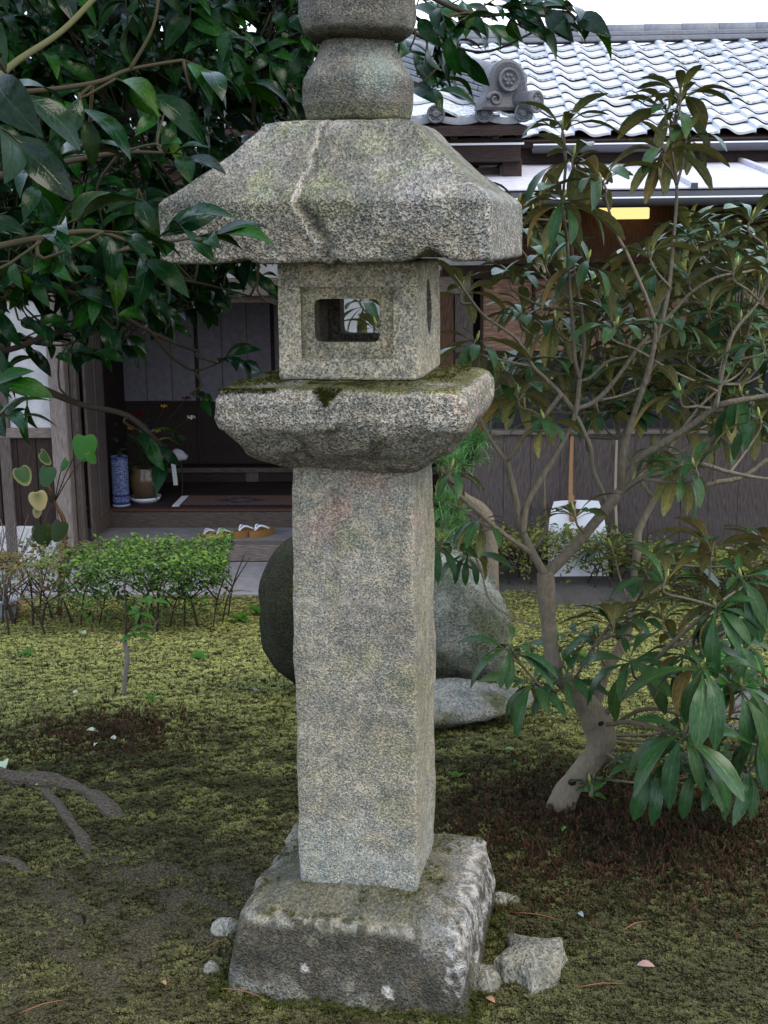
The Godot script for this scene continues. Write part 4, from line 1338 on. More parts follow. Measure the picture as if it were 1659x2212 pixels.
func pantile(w: float, l: float, rise: float, lip: float) -> ArrayMesh:   # an S-shaped tile, its lower end at z = 0, running up along -z
	var st := begin(true)
	var n := 12
	var yy := func(t):
		var a := 0.0
		if t < 0.12:
			a = rise * (0.8 + 0.2 * sin(t / 0.12 * PI * 0.5))
		elif t < 0.55:
			a = lerpf(rise, -rise * 0.35, smoothstep(0.12, 0.55, t))
		else:
			a = lerpf(-rise * 0.35, rise * 0.1, smoothstep(0.55, 1.0, t))
		return a
	for i in n:
		var t0 := float(i) / n
		var t1 := float(i + 1) / n
		var a := Vector3(t0 * w, yy.call(t0), 0)
		var b := Vector3(t1 * w, yy.call(t1), 0)
		var up := Vector3(0, -0.012, -l)
		var dn := Vector3(0, -lip, 0)
		st.set_smooth_group(0)
		quad(st, a, a + up, b + up, b)
		st.set_smooth_group(-1)
		quad(st, a + dn, a, b, b + dn)
	# the roll's open left side
	st.set_smooth_group(-1)
	var a0 := Vector3(0, yy.call(0.0), 0)
	quad(st, a0 + Vector3(0, -rise - 0.02, -l), a0 + Vector3(0, -0.012, -l), a0, a0 + Vector3(0, -rise - 0.02, 0))
	st.index()
	st.generate_normals()
	return st.commit()

func tile_field(parent: Node3D, o: Vector3, ex: Vector3, es: Vector3, cols: int, rows: int, w: float, step: float, keep: Callable):
	# o: lower left corner; ex: along the eave; es: up the slope
	var mesh := pantile(w, step * 1.12, 0.032, 0.016)
	var nrm := ex.cross(-es).normalized()
	if nrm.y < 0:
		nrm = -nrm
	for j in rows:
		for i in cols:
			if not keep.call(i, j):
				continue
			var tilt := 0.016 / step
			var z := (-es + nrm * tilt * 0.9).normalized()
			var b := Basis(ex, z.cross(ex).normalized(), z)
			b = b * Basis(Vector3.UP, rng.randf_range(-0.008, 0.008)) * Basis(Vector3.BACK, rng.randf_range(-0.012, 0.012))
			var at := o + ex * (i * w) + es * (j * step) + nrm * (0.024 + rng.randf_range(-0.002, 0.002))
			sub("tile", parent, mesh, M.tile if rng.randf() < 0.62 else (M.tile_b if rng.randf() < 0.75 else M.tile_c), Transform3D(b, at))

func disc_tile(parent: Node3D, at: Vector3, face: Vector3, r: float, len: float):   # a round eave tile with its rim and boss
	var st := begin(true)
	add_lathe(st, [Vector2(0, 0.0), Vector2(r * 0.2, 0.006), Vector2(r * 0.36, 0.004), Vector2(r * 0.42, -0.004), Vector2(r * 0.74, -0.004), Vector2(r * 0.8, 0.006), Vector2(r, 0.004), Vector2(r, -0.02), Vector2(r * 0.93, -0.03), Vector2(r * 0.9, -len)], 18)
	for k in 6:
		var a := TAU * k / 6
		add_lathe(st, [Vector2(0, 0.006), Vector2(r * 0.10, 0.004), Vector2(r * 0.13, -0.004)], 7, Vector3(cos(a), 0, sin(a)) * r * 0.57)
	face = face.normalized()
	var x := face.cross(Vector3.UP).normalized()
	sub("end_tile", parent, fin(st), M.end_tile, Transform3D(Basis(x, face, x.cross(face)), at))

func make_house():
	house_frame()
	var h := house
	var z3 := Vector3.ZERO
	# --- entrance: posts, beams, sill, hall floor
	var y_g := HP(400, 1213, 0.0).y
	var x_l := HP(-1300, 1100, 0).x
	var x_r := HP(2300, 1100, 0).x
	var x_in := HP(1000, 1100, 0).x       # right jamb of the entrance, behind the shaft
	bar("sill_beam", Vector3(HP(135, 1180, 0).x, y_g, -0.14), Vector3(x_in, 0.0, 0.0), M.pale_wood, h)
	var y_floor := -0.02
	bar("hall_floor", Vector3(HP(135, 1180, 0).x, y_floor - 0.15, -0.75), Vector3(x_in, y_floor, -0.141), M.slab, h)
	var k_step := HY(450, 1140, y_floor).z
	var y_up := HP(450, 1099, k_step).y
	bar("step_board", Vector3(HP(135, 1180, 0).x, y_floor - 0.1, k_step - 0.05), Vector3(x_in, y_up - 0.022, k_step), M.wood_x, h)
	bar("step_nosing", Vector3(HP(135, 1180, 0).x, y_up - 0.020, k_step - 0.06), Vector3(x_in, y_up, k_step + 0.012), M.red_wood, h)
	for i in 7:                       # floor boards of the raised hall
		var x0 := HP(135, 1180, 0).x
		var wz := 0.18
		bar("floor_board", Vector3(x0, y_up - 0.03, k_step - 0.062 - (i + 1) * wz), Vector3(x_in, y_up - 0.001, k_step - 0.064 - i * wz), M.dark_x, h)
	var y_top := HP(400, 565, 0).y + 0.25
	var k_back := k_step - 1.3
	# shoji of the inner hall
	var yr0 := HP(450, 1003, k_back).y
	var yr1 := HP(450, 866, k_back).y
	var yr2 := HP(450, 600, k_back).y
	bar("inner_step", Vector3(HP(300, 1070, k_back + 0.3).x, y_up, k_back), Vector3(x_in, yr0, k_back + 0.22), M.dark_x, h)
	for u in [340, 545, 700, 860]:
		bar("panel_stile", Vector3(HP(u - 14, 1040, k_back + 0.24).x, y_up + 0.004, k_back + 0.222), Vector3(HP(u + 14, 1040, k_back + 0.24).x, yr0 - 0.03, k_back + 0.238), M.wood_y, h)
	bar("panel_rail", Vector3(HP(300, 1070, k_back + 0.3).x, yr0 - 0.028, k_back + 0.221), Vector3(x_in, yr0 + 0.012, k_back + 0.25), M.wood_x, h)
	var cols := [180, 260, 425, 590, 760, 930]
	for i in cols.size() - 1:
		var xa := HP(cols[i], 800, k_back).x
		var xb := HP(cols[i + 1], 800, k_back).x
		bar("paper_screen", Vector3(xa + 0.012, yr1, k_back - 0.03), Vector3(xb - 0.012, yr2, k_back - 0.012), M.paper, h)
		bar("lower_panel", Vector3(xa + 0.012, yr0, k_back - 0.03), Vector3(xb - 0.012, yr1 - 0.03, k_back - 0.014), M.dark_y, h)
		bar("screen_stile", Vector3(xb - 0.016, y_up, k_back - 0.034), Vector3(xb + 0.016, yr2, k_back), M.dark_y, h)
		for j in [1, 2]:
			var xm := lerpf(xa, xb, j / 3.0)
			bar("screen_bar", Vector3(xm - 0.004, yr1, k_back - 0.0118), Vector3(xm + 0.004, yr2, k_back - 0.007), M.wood_y, h, 0.001)
		for j in 0:
			var ym := lerpf(yr1, yr2, (j + 1) / 5.0)
			bar("screen_bar", Vector3(xa + 0.018, ym - 0.004, k_back - 0.0068), Vector3(xb - 0.018, ym + 0.004, k_back - 0.003), M.wood_x, h, 0.001)
	bar("screen_rail", Vector3(HP(180, 800, k_back).x, yr1 - 0.029, k_back - 0.033), Vector3(HP(930, 800, k_back).x, yr1 - 0.001, k_back - 0.004), M.dark_x, h)
	bar("plaster_pier", Vector3(HP(738, 800, 0).x, HP(800, 900, 0).y, -0.04), Vector3(HP(925, 800, 0).x, HP(450, 642, 0.0).y, -0.01), M.plaster, h)
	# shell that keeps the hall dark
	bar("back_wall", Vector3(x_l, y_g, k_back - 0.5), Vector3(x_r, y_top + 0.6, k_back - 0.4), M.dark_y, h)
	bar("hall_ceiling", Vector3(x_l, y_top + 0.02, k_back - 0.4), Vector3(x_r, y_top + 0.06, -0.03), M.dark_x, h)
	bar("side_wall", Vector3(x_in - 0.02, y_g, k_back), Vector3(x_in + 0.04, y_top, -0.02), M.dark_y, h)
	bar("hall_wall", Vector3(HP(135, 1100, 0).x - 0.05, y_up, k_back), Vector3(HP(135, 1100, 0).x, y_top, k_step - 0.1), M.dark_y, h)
	# front left post, its door leaf of upright boards, lintel, plaster
	var p0 := HP(122, 1000, 0)
	var p1 := HP(157, 1000, 0)
	bar("post", Vector3(p0.x, y_g - 0.02, -0.03), Vector3(p1.x, HP(140, 600, 0.08).y, 0.085), M.post_wood, h, 0.008)
	bar("door_stile", Vector3(p1.x + 0.004, 0.012, -0.1), Vector3(p1.x + 0.05, HP(200, 620, 0).y, -0.02), M.wood_y, h)
	var xdoor := HP(194, 1168, -0.03).x
	for i in 6:
		var ka := -0.11 - i * 0.085
		bar("door_board", Vector3(xdoor - 0.012 - 0.002 * (i % 2), 0.02, ka - 0.083), Vector3(xdoor + 0.008 - 0.002 * (i % 3), HP(200, 620, 0).y, ka), M.wood_y, h, 0.006)
	bar("door_rail", Vector3(xdoor + 0.009, 0.03, -0.6), Vector3(xdoor + 0.022, 0.13, -0.11), M.wood_x, h)
	var yl0 := HP(450, 640, 0.05).y
	var yl1 := HP(450, 603, 0.05).y
	bar("lintel", Vector3(HP(115, 620, 0).x, yl0, -0.05), Vector3(x_in + 0.05, yl1, 0.05), M.pale_wood, h)
	bar("door_head", Vector3(p1.x + 0.002, yl0 - 0.05, -0.10), Vector3(x_in, yl0 - 0.002, -0.051), M.wood_x, h)
	bar("plaster_band", Vector3(x_l, yl1 + 0.002, -0.04), Vector3(x_in + 0.2, yl1 + 0.30, 0.0), M.plaster, h)
	bar("plaster_wall", Vector3(x_l, HP(60, 925, 0).y, -0.04), Vector3(p0.x - 0.002, yl0 - 0.02, 0.0), M.plaster, h)
	bar("wall_head", Vector3(x_l, yl0 - 0.018, -0.05), Vector3(p0.x - 0.004, yl0 + 0.07, 0.03), M.wood_x, h)
	bar("wall_post", Vector3(HP(-10, 800, 0).x, y_g, -0.03), Vector3(HP(14, 800, 0).x, yl0 - 0.02, 0.03), M.wood_y, h)
	bar("wall_rail", Vector3(x_l, HP(60, 945, 0).y, -0.05), Vector3(p0.x - 0.003, HP(60, 924, 0).y, 0.035), M.pale_wood, h)
	for i in 9:                       # dark wainscot boards left of the post
		var xa := p0.x - 0.004 - (i + 1) * 0.13
		bar("wainscot_board", Vector3(xa, HP(60, 1135, 0).y, -0.04), Vector3(xa + 0.127, HP(60, 945, 0).y - 0.002, 0.004 + 0.003 * (i % 2)), M.dark_y, h, 0.005)
	bar("plinth", Vector3(x_l, y_g - 0.1, -0.05), Vector3(p0.x - 0.005, HP(60, 1136, 0).y, 0.02), M.plaster, h)
	# --- right wing: wainscot, window band, panels
	var xw0 := HP(955, 1000, 0).x
	var yw := HP(1300, 937, 0).y
	var yb := HP(1300, 1195, 0).y
	var nb := 0
	var xx := xw0
	while xx < x_r:
		var wdt := 0.20 + 0.02 * sin(nb * 2.1)
		bar("wainscot_board", Vector3(xx, yb, -0.03), Vector3(xx + wdt - 0.0012, yw, 0.0025 * (nb % 3)), M.wood_y, h, 0.002)
		xx += wdt
		nb += 1
	bar("window_sill", Vector3(xw0, yw + 0.002, -0.06), Vector3(x_r, yw + 0.032, 0.045), M.pale_wood, h)
	bar("base_rail", Vector3(xw0, yb - 0.12, -0.05), Vector3(x_r, yb - 0.001, 0.03), M.dark_x, h)
	var yp0 := HP(1300, 765, 0).y
	var yp1 := HP(1300, 600, 0).y
	bar("window_glass", Vector3(xw0, yw + 0.034, -0.07), Vector3(x_r, yp0 - 0.02, -0.055), M.glass_dark, h, 0.001)
	bar("window_head", Vector3(xw0, yp0 - 0.02, -0.06), Vector3(x_r, yp0 + 0.02, 0.02), M.dark_x, h)
	for i in 8:
		var u := 1040 + i * 112
		bar("wall_panel", Vector3(HP(u + 3, 700, 0).x, yp0 + 0.022, -0.04), Vector3(HP(u + 109, 700, 0).x, yp1, -0.02), M.panel, h, 0.003)
		bar("mullion", Vector3(HP(u - 3, 850, 0).x, yw + 0.033, -0.05), Vector3(HP(u + 3, 850, 0).x, yp0 - 0.022, -0.02), M.dark_y, h)
		bar("panel_batten", Vector3(HP(u - 3, 700, 0).x, yp0 + 0.021, -0.045), Vector3(HP(u + 3, 700, 0).x, yp1, -0.008), M.dark_y, h)
	bar("red_post", Vector3(HP(950, 700, 0.0).x, yw + 0.033, -0.03), Vector3(HP(980, 700, 0.0).x, yp1 + 0.06, 0.03), M.red_wood, h)
	bar("grey_post", Vector3(HP(982, 700, 0.0).x, yw + 0.033, -0.03), Vector3(HP(1022, 700, 0.0).x, yp1 + 0.06, 0.012), M.wood_y, h)
	bar("panel_head", Vector3(xw0, yp1 + 0.002, -0.06), Vector3(x_r, yp1 + 0.09, 0.03), M.dark_x, h)
	var ye := HP(1500, 400, 0.0).y
	bar("upper_wall", Vector3(xw0, yp1 + 0.092, -0.05), Vector3(x_r, ye + 0.25, -0.01), M.red_wood, h)
	# --- lean-to roof of pale metal sheets with battens
	var kf := 1.75
	var f0 := HP(1045, 407, kf)
	var f1 := HP(1760, 407, kf)
	var b0 := HP(1045, 346, 0.0)
	var yf := HP(1500, 406, kf).y
	var ybk := HP(1500, 343, -0.02).y
	var slope := Vector3(0, ybk - yf, -kf - 0.02)
	var lt := Node3D.new()
	lt.name = "lean_to_roof"
	h.add_child(lt)
	var bat := [1010, 1238, 1460, 1690, 1920]
	var ang := atan2(slope.y, -slope.z)
	for i in bat.size() - 1:
		var xa := HP(bat[i] + 40, 400, kf).x
		var xb := HP(bat[i + 1] + 40, 400, kf).x
		var rot := Basis(Vector3.RIGHT, ang)
		var mid := Vector3((xa + xb) / 2, (yf + ybk) / 2, kf / 2 - 0.01)
		sub("metal_sheet", lt, box(Vector3(xb - xa - 0.004, 0.008, slope.length()), 0.001), M.metal_roof, Transform3D(rot, mid))
		sub("batten", lt, box(Vector3(0.03, 0.03, slope.length()), 0.004), M.metal_roof, Transform3D(rot, mid + Vector3((xb - xa) / 2, 0.016, 0)))
		sub("batten_end", lt, box(Vector3(0.036, 0.034, 0.012), 0.002), M.gutter, Transform3D(rot, Vector3(xb, yf + 0.010, kf + 0.002)))
	bar("eave_board", Vector3(f0.x, yf - 0.055, kf - 0.03), Vector3(x_r, yf - 0.010, kf - 0.005), M.gutter, lt)
	bar("soffit", Vector3(f0.x, yf - 0.05, 0.0), Vector3(x_r, yf - 0.035, kf - 0.032), M.dark_x, lt)
	gutter(lt, Vector3(f0.x - 0.02, HP(1500, 428, kf + 0.06).y, kf + 0.065), x_r, 0.036)
	# --- main tiled roof above
	var km := 0.35
	var ym := HP(1450, 292, km).y
	var xm0 := HP(700, 292, km).x
	var ridge_k := km - 2.75
	var yrg := HP(1450, 92, ridge_k).y
	var main := Node3D.new()
	main.name = "main_roof"
	h.add_child(main)
	var es := Vector3(0, yrg - ym, ridge_k - km)
	var slen := es.length()
	es = es.normalized()
	var rows := 11
	var wt := 0.222
	tile_field(main, Vector3(xm0, ym, km), Vector3.RIGHT, es, 17, rows, wt, slen / rows, func(i, j): return true)
	var deck := Basis(Vector3.RIGHT, atan2(es.y, -es.z))
	var dm := Vector3(xm0 + 2.0, (ym + yrg) / 2, (km + ridge_k) / 2)
	sub("roof_deck", main, box(Vector3(4.6, 0.05, slen), 0.005), M.dark_x, Transform3D(deck, dm + Vector3(0.2, -0.045, 0)))
	for i in 2:                        # courses under the ridge cap
		bar("ridge_course", Vector3(xm0 - 0.1, yrg + 0.01 + i * 0.038, ridge_k - 0.08 + i * 0.012), Vector3(x_r + 0.4, yrg + 0.046 + i * 0.038, ridge_k + 0.09 - i * 0.014), M.ridge_tile, main, 0.006)
	var xr := xm0
	while xr < x_r:
		var st := begin(true)
		add_tube(st, [Vector3(0, 0, 0), Vector3(0.29, 0, 0)], [0.062, 0.060], 14)
		sub("ridge_tile", main, fin(st), M.ridge_tile, Transform3D(Basis(), Vector3(xr, yrg + 0.085, ridge_k)))
		xr += 0.295
	bar("fascia", Vector3(xm0, ym - 0.16, km - 0.08), Vector3(x_r + 0.3, ym - 0.02, km - 0.05), M.dark_x, main)
	bar("soffit", Vector3(xm0, ym - 0.15, -0.3), Vector3(x_r + 0.3, ym - 0.13, km - 0.082), M.dark_x, main)
	gutter(main, Vector3(HP(1150, 300, km).x, ym - 0.055, km + 0.03), x_r + 0.3, 0.045)
	bar("upper_band", Vector3(xm0, ybk - 0.03, -0.06), Vector3(x_r + 0.3, ym - 0.14, -0.035), M.dark_x, main)
	# --- porch roof with hip ridge and demon tile
	porch(h)
	# --- lit lamp under the lean-to eave
	var l0 := HP(1292, 474, 0.10)
	var l1 := HP(1402, 448, 0.10)
	var lamp := thing("wall_lamp", "lit warm yellow lamp glowing under the lean-to eave", "lamp", house.transform * ((l0 + l1) / 2.0), house.rotation.y)
	var em := StandardMaterial3D.new()
	em.albedo_color = Color(1.0, 0.85, 0.5)
	em.emission_enabled = true
	em.emission = Color(1.0, 0.88, 0.58)
	em.emission_energy_multiplier = 0.42
	var sz := (l1 - l0).abs()
	part("lamp_shade", box(Vector3(sz.x, sz.y, 0.06), 0.006), em, lamp)
	part("lamp_mount", box(Vector3(sz.x + 0.03, 0.02, 0.10), 0.004), M.dark_x, lamp, Transform3D(Basis(), Vector3(0, sz.y / 2 + 0.012, -0.015)))
	part("lamp_bracket", box(Vector3(0.05, 0.03, 0.09), 0.004), M.dark_x, lamp, Transform3D(Basis(), Vector3(0, 0, -0.075)))
	var ll := AreaLight3D.new()
	ll.name = "lamp_light"
	ll.area_size = Vector2(sz.x, sz.y)
	ll.position = Vector3(0, 0, 0.036)
	ll.rotation.y = PI
	ll.light_color = Color(1.0, 0.80, 0.42)
	ll.light_energy = 0.006
	ll.shadow_enabled = true
	lamp.add_child(ll)

func gutter(parent: Node3D, at: Vector3, x1: float, r: float):
	var st := begin(true)
	var n := 10
	var ln := Vector3(x1 - at.x, 0, 0)
	for i in n:
		var a := PI * i / n
		var b := PI * (i + 1) / n
		var f := func(t, q): return at + Vector3(0, -sin(t) * q, cos(t) * q)
		quad(st, f.call(a, r), f.call(a, r) + ln, f.call(b, r) + ln, f.call(b, r))
		quad(st, f.call(b, r - 0.004), f.call(b, r - 0.004) + ln, f.call(a, r - 0.004) + ln, f.call(a, r - 0.004))
	sub("gutter", parent, fin(st), M.gutter)
	bar("gutter_lip", at + Vector3(0, 0.0, r - 0.007), at + ln + Vector3(0, 0.009, r + 0.003), M.trim, parent, 0.002)

func porch(h: Node3D):
	var pr := Node3D.new()
	pr.name = "porch_roof"
	h.add_child(pr)
	var kp := 1.15                      # the eave stands well before the wall
	var c := HP(1150, 252, kp)           # front right corner of the eave
	var drop := 0.0
	var rise := 0.50
	var run := 1.15
	var es := Vector3(0, rise, -run)
	var slen := es.length()
	es = es.normalized()
	var w := 0.27
	var cols := 16
	var rows := 5
	var step := slen / rows
	var o := Vector3(c.x - cols * w, c.y - drop, kp)
	# the front slope, cut back along the hip
	tile_field(pr, o, Vector3.RIGHT, es, cols, rows, w, step, func(i, j): return (cols - i) * w > j * step * 0.92)
	# the deck below, as a trapezium with thickness
	var st := begin()
	var lo := -0.05
	var A := o + Vector3(0, lo, 0.02)
	var B := Vector3(c.x - 0.03, o.y + lo, kp + 0.02)
	var Cc := B + es * slen + Vector3(-run, 0, 0)
	var D := A + es * slen
	var th := Vector3(0, -0.05, 0)
	quad(st, A, D, Cc, B)
	quad(st, A + th, B + th, Cc + th, D + th)
	quad(st, A + th, A, B, B + th)
	quad(st, B + th, B, Cc, Cc + th)
	# the hidden right slope
	var E := B + Vector3(0, 0, -run * 2.0)
	quad(st, B, Cc, E, E)
	quad(st, B + th, E + th, E, B)
	st.generate_normals()
	sub("roof_deck", pr, st.commit(), M.dark_x)
	# round end tiles and the drip edge between them
	for i in range(0, cols + 1):
		disc_tile(pr, o + Vector3(i * w - (0.05 if i == cols else 0.0), 0.02, 0.03), Vector3(0, 0, 1), 0.052, 0.06)
	for i in cols:
		var e := begin(true)
		for k in 8:
			var t0 := k / 8.0
			var t1 := (k + 1) / 8.0
			var f := func(t, y): return o + Vector3((i + t) * w, 0.018 - 0.024 * sin(t * PI) + y, 0.012)
			quad(e, f.call(t0, -0.034), f.call(t0, 0.004), f.call(t1, 0.004), f.call(t1, -0.034))
			quad(e, f.call(t0, 0.004), f.call(t0, 0.004) + Vector3(0, 0.004, -0.05), f.call(t1, 0.004) + Vector3(0, 0.004, -0.05), f.call(t1, 0.004))
		sub("drip_tile", pr, fin(e), M.ridge_tile)
	# hip ridge: courses of flat tiles under a round cap, climbing to the left
	var h0 := Vector3(c.x - 0.10, c.y + 0.02, kp - 0.08)
	var dirh := (Vector3(-run, rise, -run)).normalized()
	var side := dirh.cross(Vector3.UP).normalized()
	var upn := side.cross(dirh).normalized()
	if upn.y < 0:
		upn = -upn
	var bas := Basis(dirh, upn, dirh.cross(upn))
	for lay in 5:
		var x := 0.0
		var k := 0
		while x < 1.5:
			var l := 0.24 - 0.02 * (k % 2)
			sub("hip_course", pr, box(Vector3(l - 0.003, 0.026, 0.20 - 0.018 * lay), 0.004), M.ridge_tile, Transform3D(bas, h0 + dirh * (x + l / 2 + 0.05 * (lay % 2)) + upn * (0.03 + lay * 0.029)))
			x += l
			k += 1
	var x2 := 0.0
	while x2 < 1.5:
		var cst := begin(true)
		add_tube(cst, [Vector3.ZERO, Vector3(0.235, 0, 0)], [0.050, 0.047], 12)
		sub("hip_cap", pr, fin(cst), M.ridge_tile, Transform3D(bas, h0 + dirh * x2 + upn * 0.185))
		x2 += 0.24
	# corner roll that sticks out below the demon tile
	var cf := Vector3(1.0, -0.10, 0.85).normalized()
	var cp := Vector3(c.x + 0.02, c.y + 0.075, kp + 0.05)
	disc_tile(pr, cp, cf, 0.062, 0.36)
	# demon tile
	var og := Node3D.new()
	og.name = "demon_tile"
	pr.add_child(og)
	var face := Vector3(0.42, 0.04, 0.9).normalized()
	var fx := Vector3.UP.cross(face).normalized()
	og.transform = Transform3D(Basis(fx, face.cross(fx), face), HP(1090, 226, kp - 0.02) + Vector3(0, 0, 0))
	var prof := []
	for k in 25:
		var t := float(k) / 24
		var a := PI * (1.0 - t)
		prof.append(Vector2(cos(a) * 0.118, 0.115 + sin(a) * 0.125))
	prof.push_front(Vector2(-0.128, 0.06))
	prof.push_front(Vector2(-0.165, 0.0))
	prof.push_front(Vector2(-0.17, -0.035))
	prof.append(Vector2(0.128, 0.06))
	prof.append(Vector2(0.165, 0.0))
	prof.append(Vector2(0.17, -0.035))
	var pst := begin()
	var n := prof.size()
	for i in n:
		var a: Vector2 = prof[i]
		var b: Vector2 = prof[(i + 1) % n]
		var A3 := Vector3(a.x, a.y, 0.04)
		var B3 := Vector3(b.x, b.y, 0.04)
		var Ai := Vector3(a.x * 0.86, 0.09 + (a.y - 0.09) * 0.88, 0.052)
		var Bi := Vector3(b.x * 0.86, 0.09 + (b.y - 0.09) * 0.88, 0.052)
		quad(pst, A3, B3, Bi, Ai)
		tri(pst, Ai, Bi, Vector3(0, 0.09, 0.030))
		quad(pst, A3 + Vector3(0, 0, -0.08), B3 + Vector3(0, 0, -0.08), B3, A3)
		tri(pst, A3 + Vector3(0, 0, -0.08), Vector3(0, 0.09, -0.04), B3 + Vector3(0, 0, -0.08))
	pst.generate_normals()
	sub("plate", og, pst.commit(), M.oni)
	var rst := begin(true)
	add_lathe(rst, [Vector2(0, 0.012), Vector2(0.030, 0.012), Vector2(0.036, 0.006), Vector2(0.048, 0.006), Vector2(0.052, 0.02), Vector2(0.062, 0.022), Vector2(0.066, 0.012), Vector2(0.068, -0.02)], 22)
	for k in 6:
		var a := TAU * k / 6
		add_lathe(rst, [Vector2(0, 0.024), Vector2(0.009, 0.02), Vector2(0.013, 0.008)], 8, Vector3(cos(a), 0, sin(a)) * 0.025)
	sub("crest", og, fin(rst), M.end_tile, Transform3D(Basis(Vector3.RIGHT, PI / 2), Vector3(0, 0.125, 0.045)))
	for s in [-1, 1]:                   # cloud scrolls at its feet
		var pts := []
		var rad := []
		for k in 14:
			var t := k / 13.0
			var a := t * TAU * 1.3
			pts.append(Vector3(s * (0.085 + cos(a) * 0.045 * (1.0 - t * 0.75)), 0.02 + sin(a) * 0.04 * (1.0 - t * 0.75), 0.052))
			rad.append(0.012 - 0.006 * t)
		sub("scroll", og, tube(pts, rad, 7, 2), M.end_tile)
	# timber under the eave and its gutter
	bar("eave_beam", Vector3(o.x, c.y - 0.24, kp - 0.20), Vector3(c.x - 0.06, c.y - 0.105, kp - 0.06), M.dark_x, pr)
	bar("eave_purlin", Vector3(o.x, c.y - 0.42, kp - 0.34), Vector3(c.x - 0.12, c.y - 0.26, kp - 0.24), M.wood_x, pr)
	bar("porch_ceiling", Vector3(o.x, c.y - 0.14, 0.02), Vector3(c.x - 0.08, c.y - 0.12, kp - 0.21), M.dark_x, pr)
	bar("side_beam", Vector3(c.x - 0.16, c.y - 0.36, 0.0), Vector3(c.x - 0.05, c.y - 0.22, kp - 0.1), M.dark_x, pr)
	bar("eave_trim", Vector3(o.x, HP(1050, 311, kp - 0.05).y - 0.006, kp - 0.058), Vector3(HP(1132, 305, kp - 0.05).x, HP(1050, 311, kp - 0.05).y + 0.006, kp - 0.045), M.trim, pr, 0.002)
	bar("corner_bracket", Vector3(HP(1080, 330, kp - 0.2).x, c.y - 0.42, kp - 0.24), Vector3(HP(1122, 330, kp - 0.2).x, c.y - 0.25, kp - 0.14), M.wood_y, pr)
	for i in 18:
		bar("rafter", Vector3(o.x + 0.1 + i * 0.235, c.y - 0.115, 0.1), Vector3(o.x + 0.14 + i * 0.235, c.y - 0.075, kp - 0.02), M.dark_x, pr)

# ------------------------------------------------------------------ things in and before the entrance
func at_house(q: Vector3) -> Vector3:
	return house.transform * q

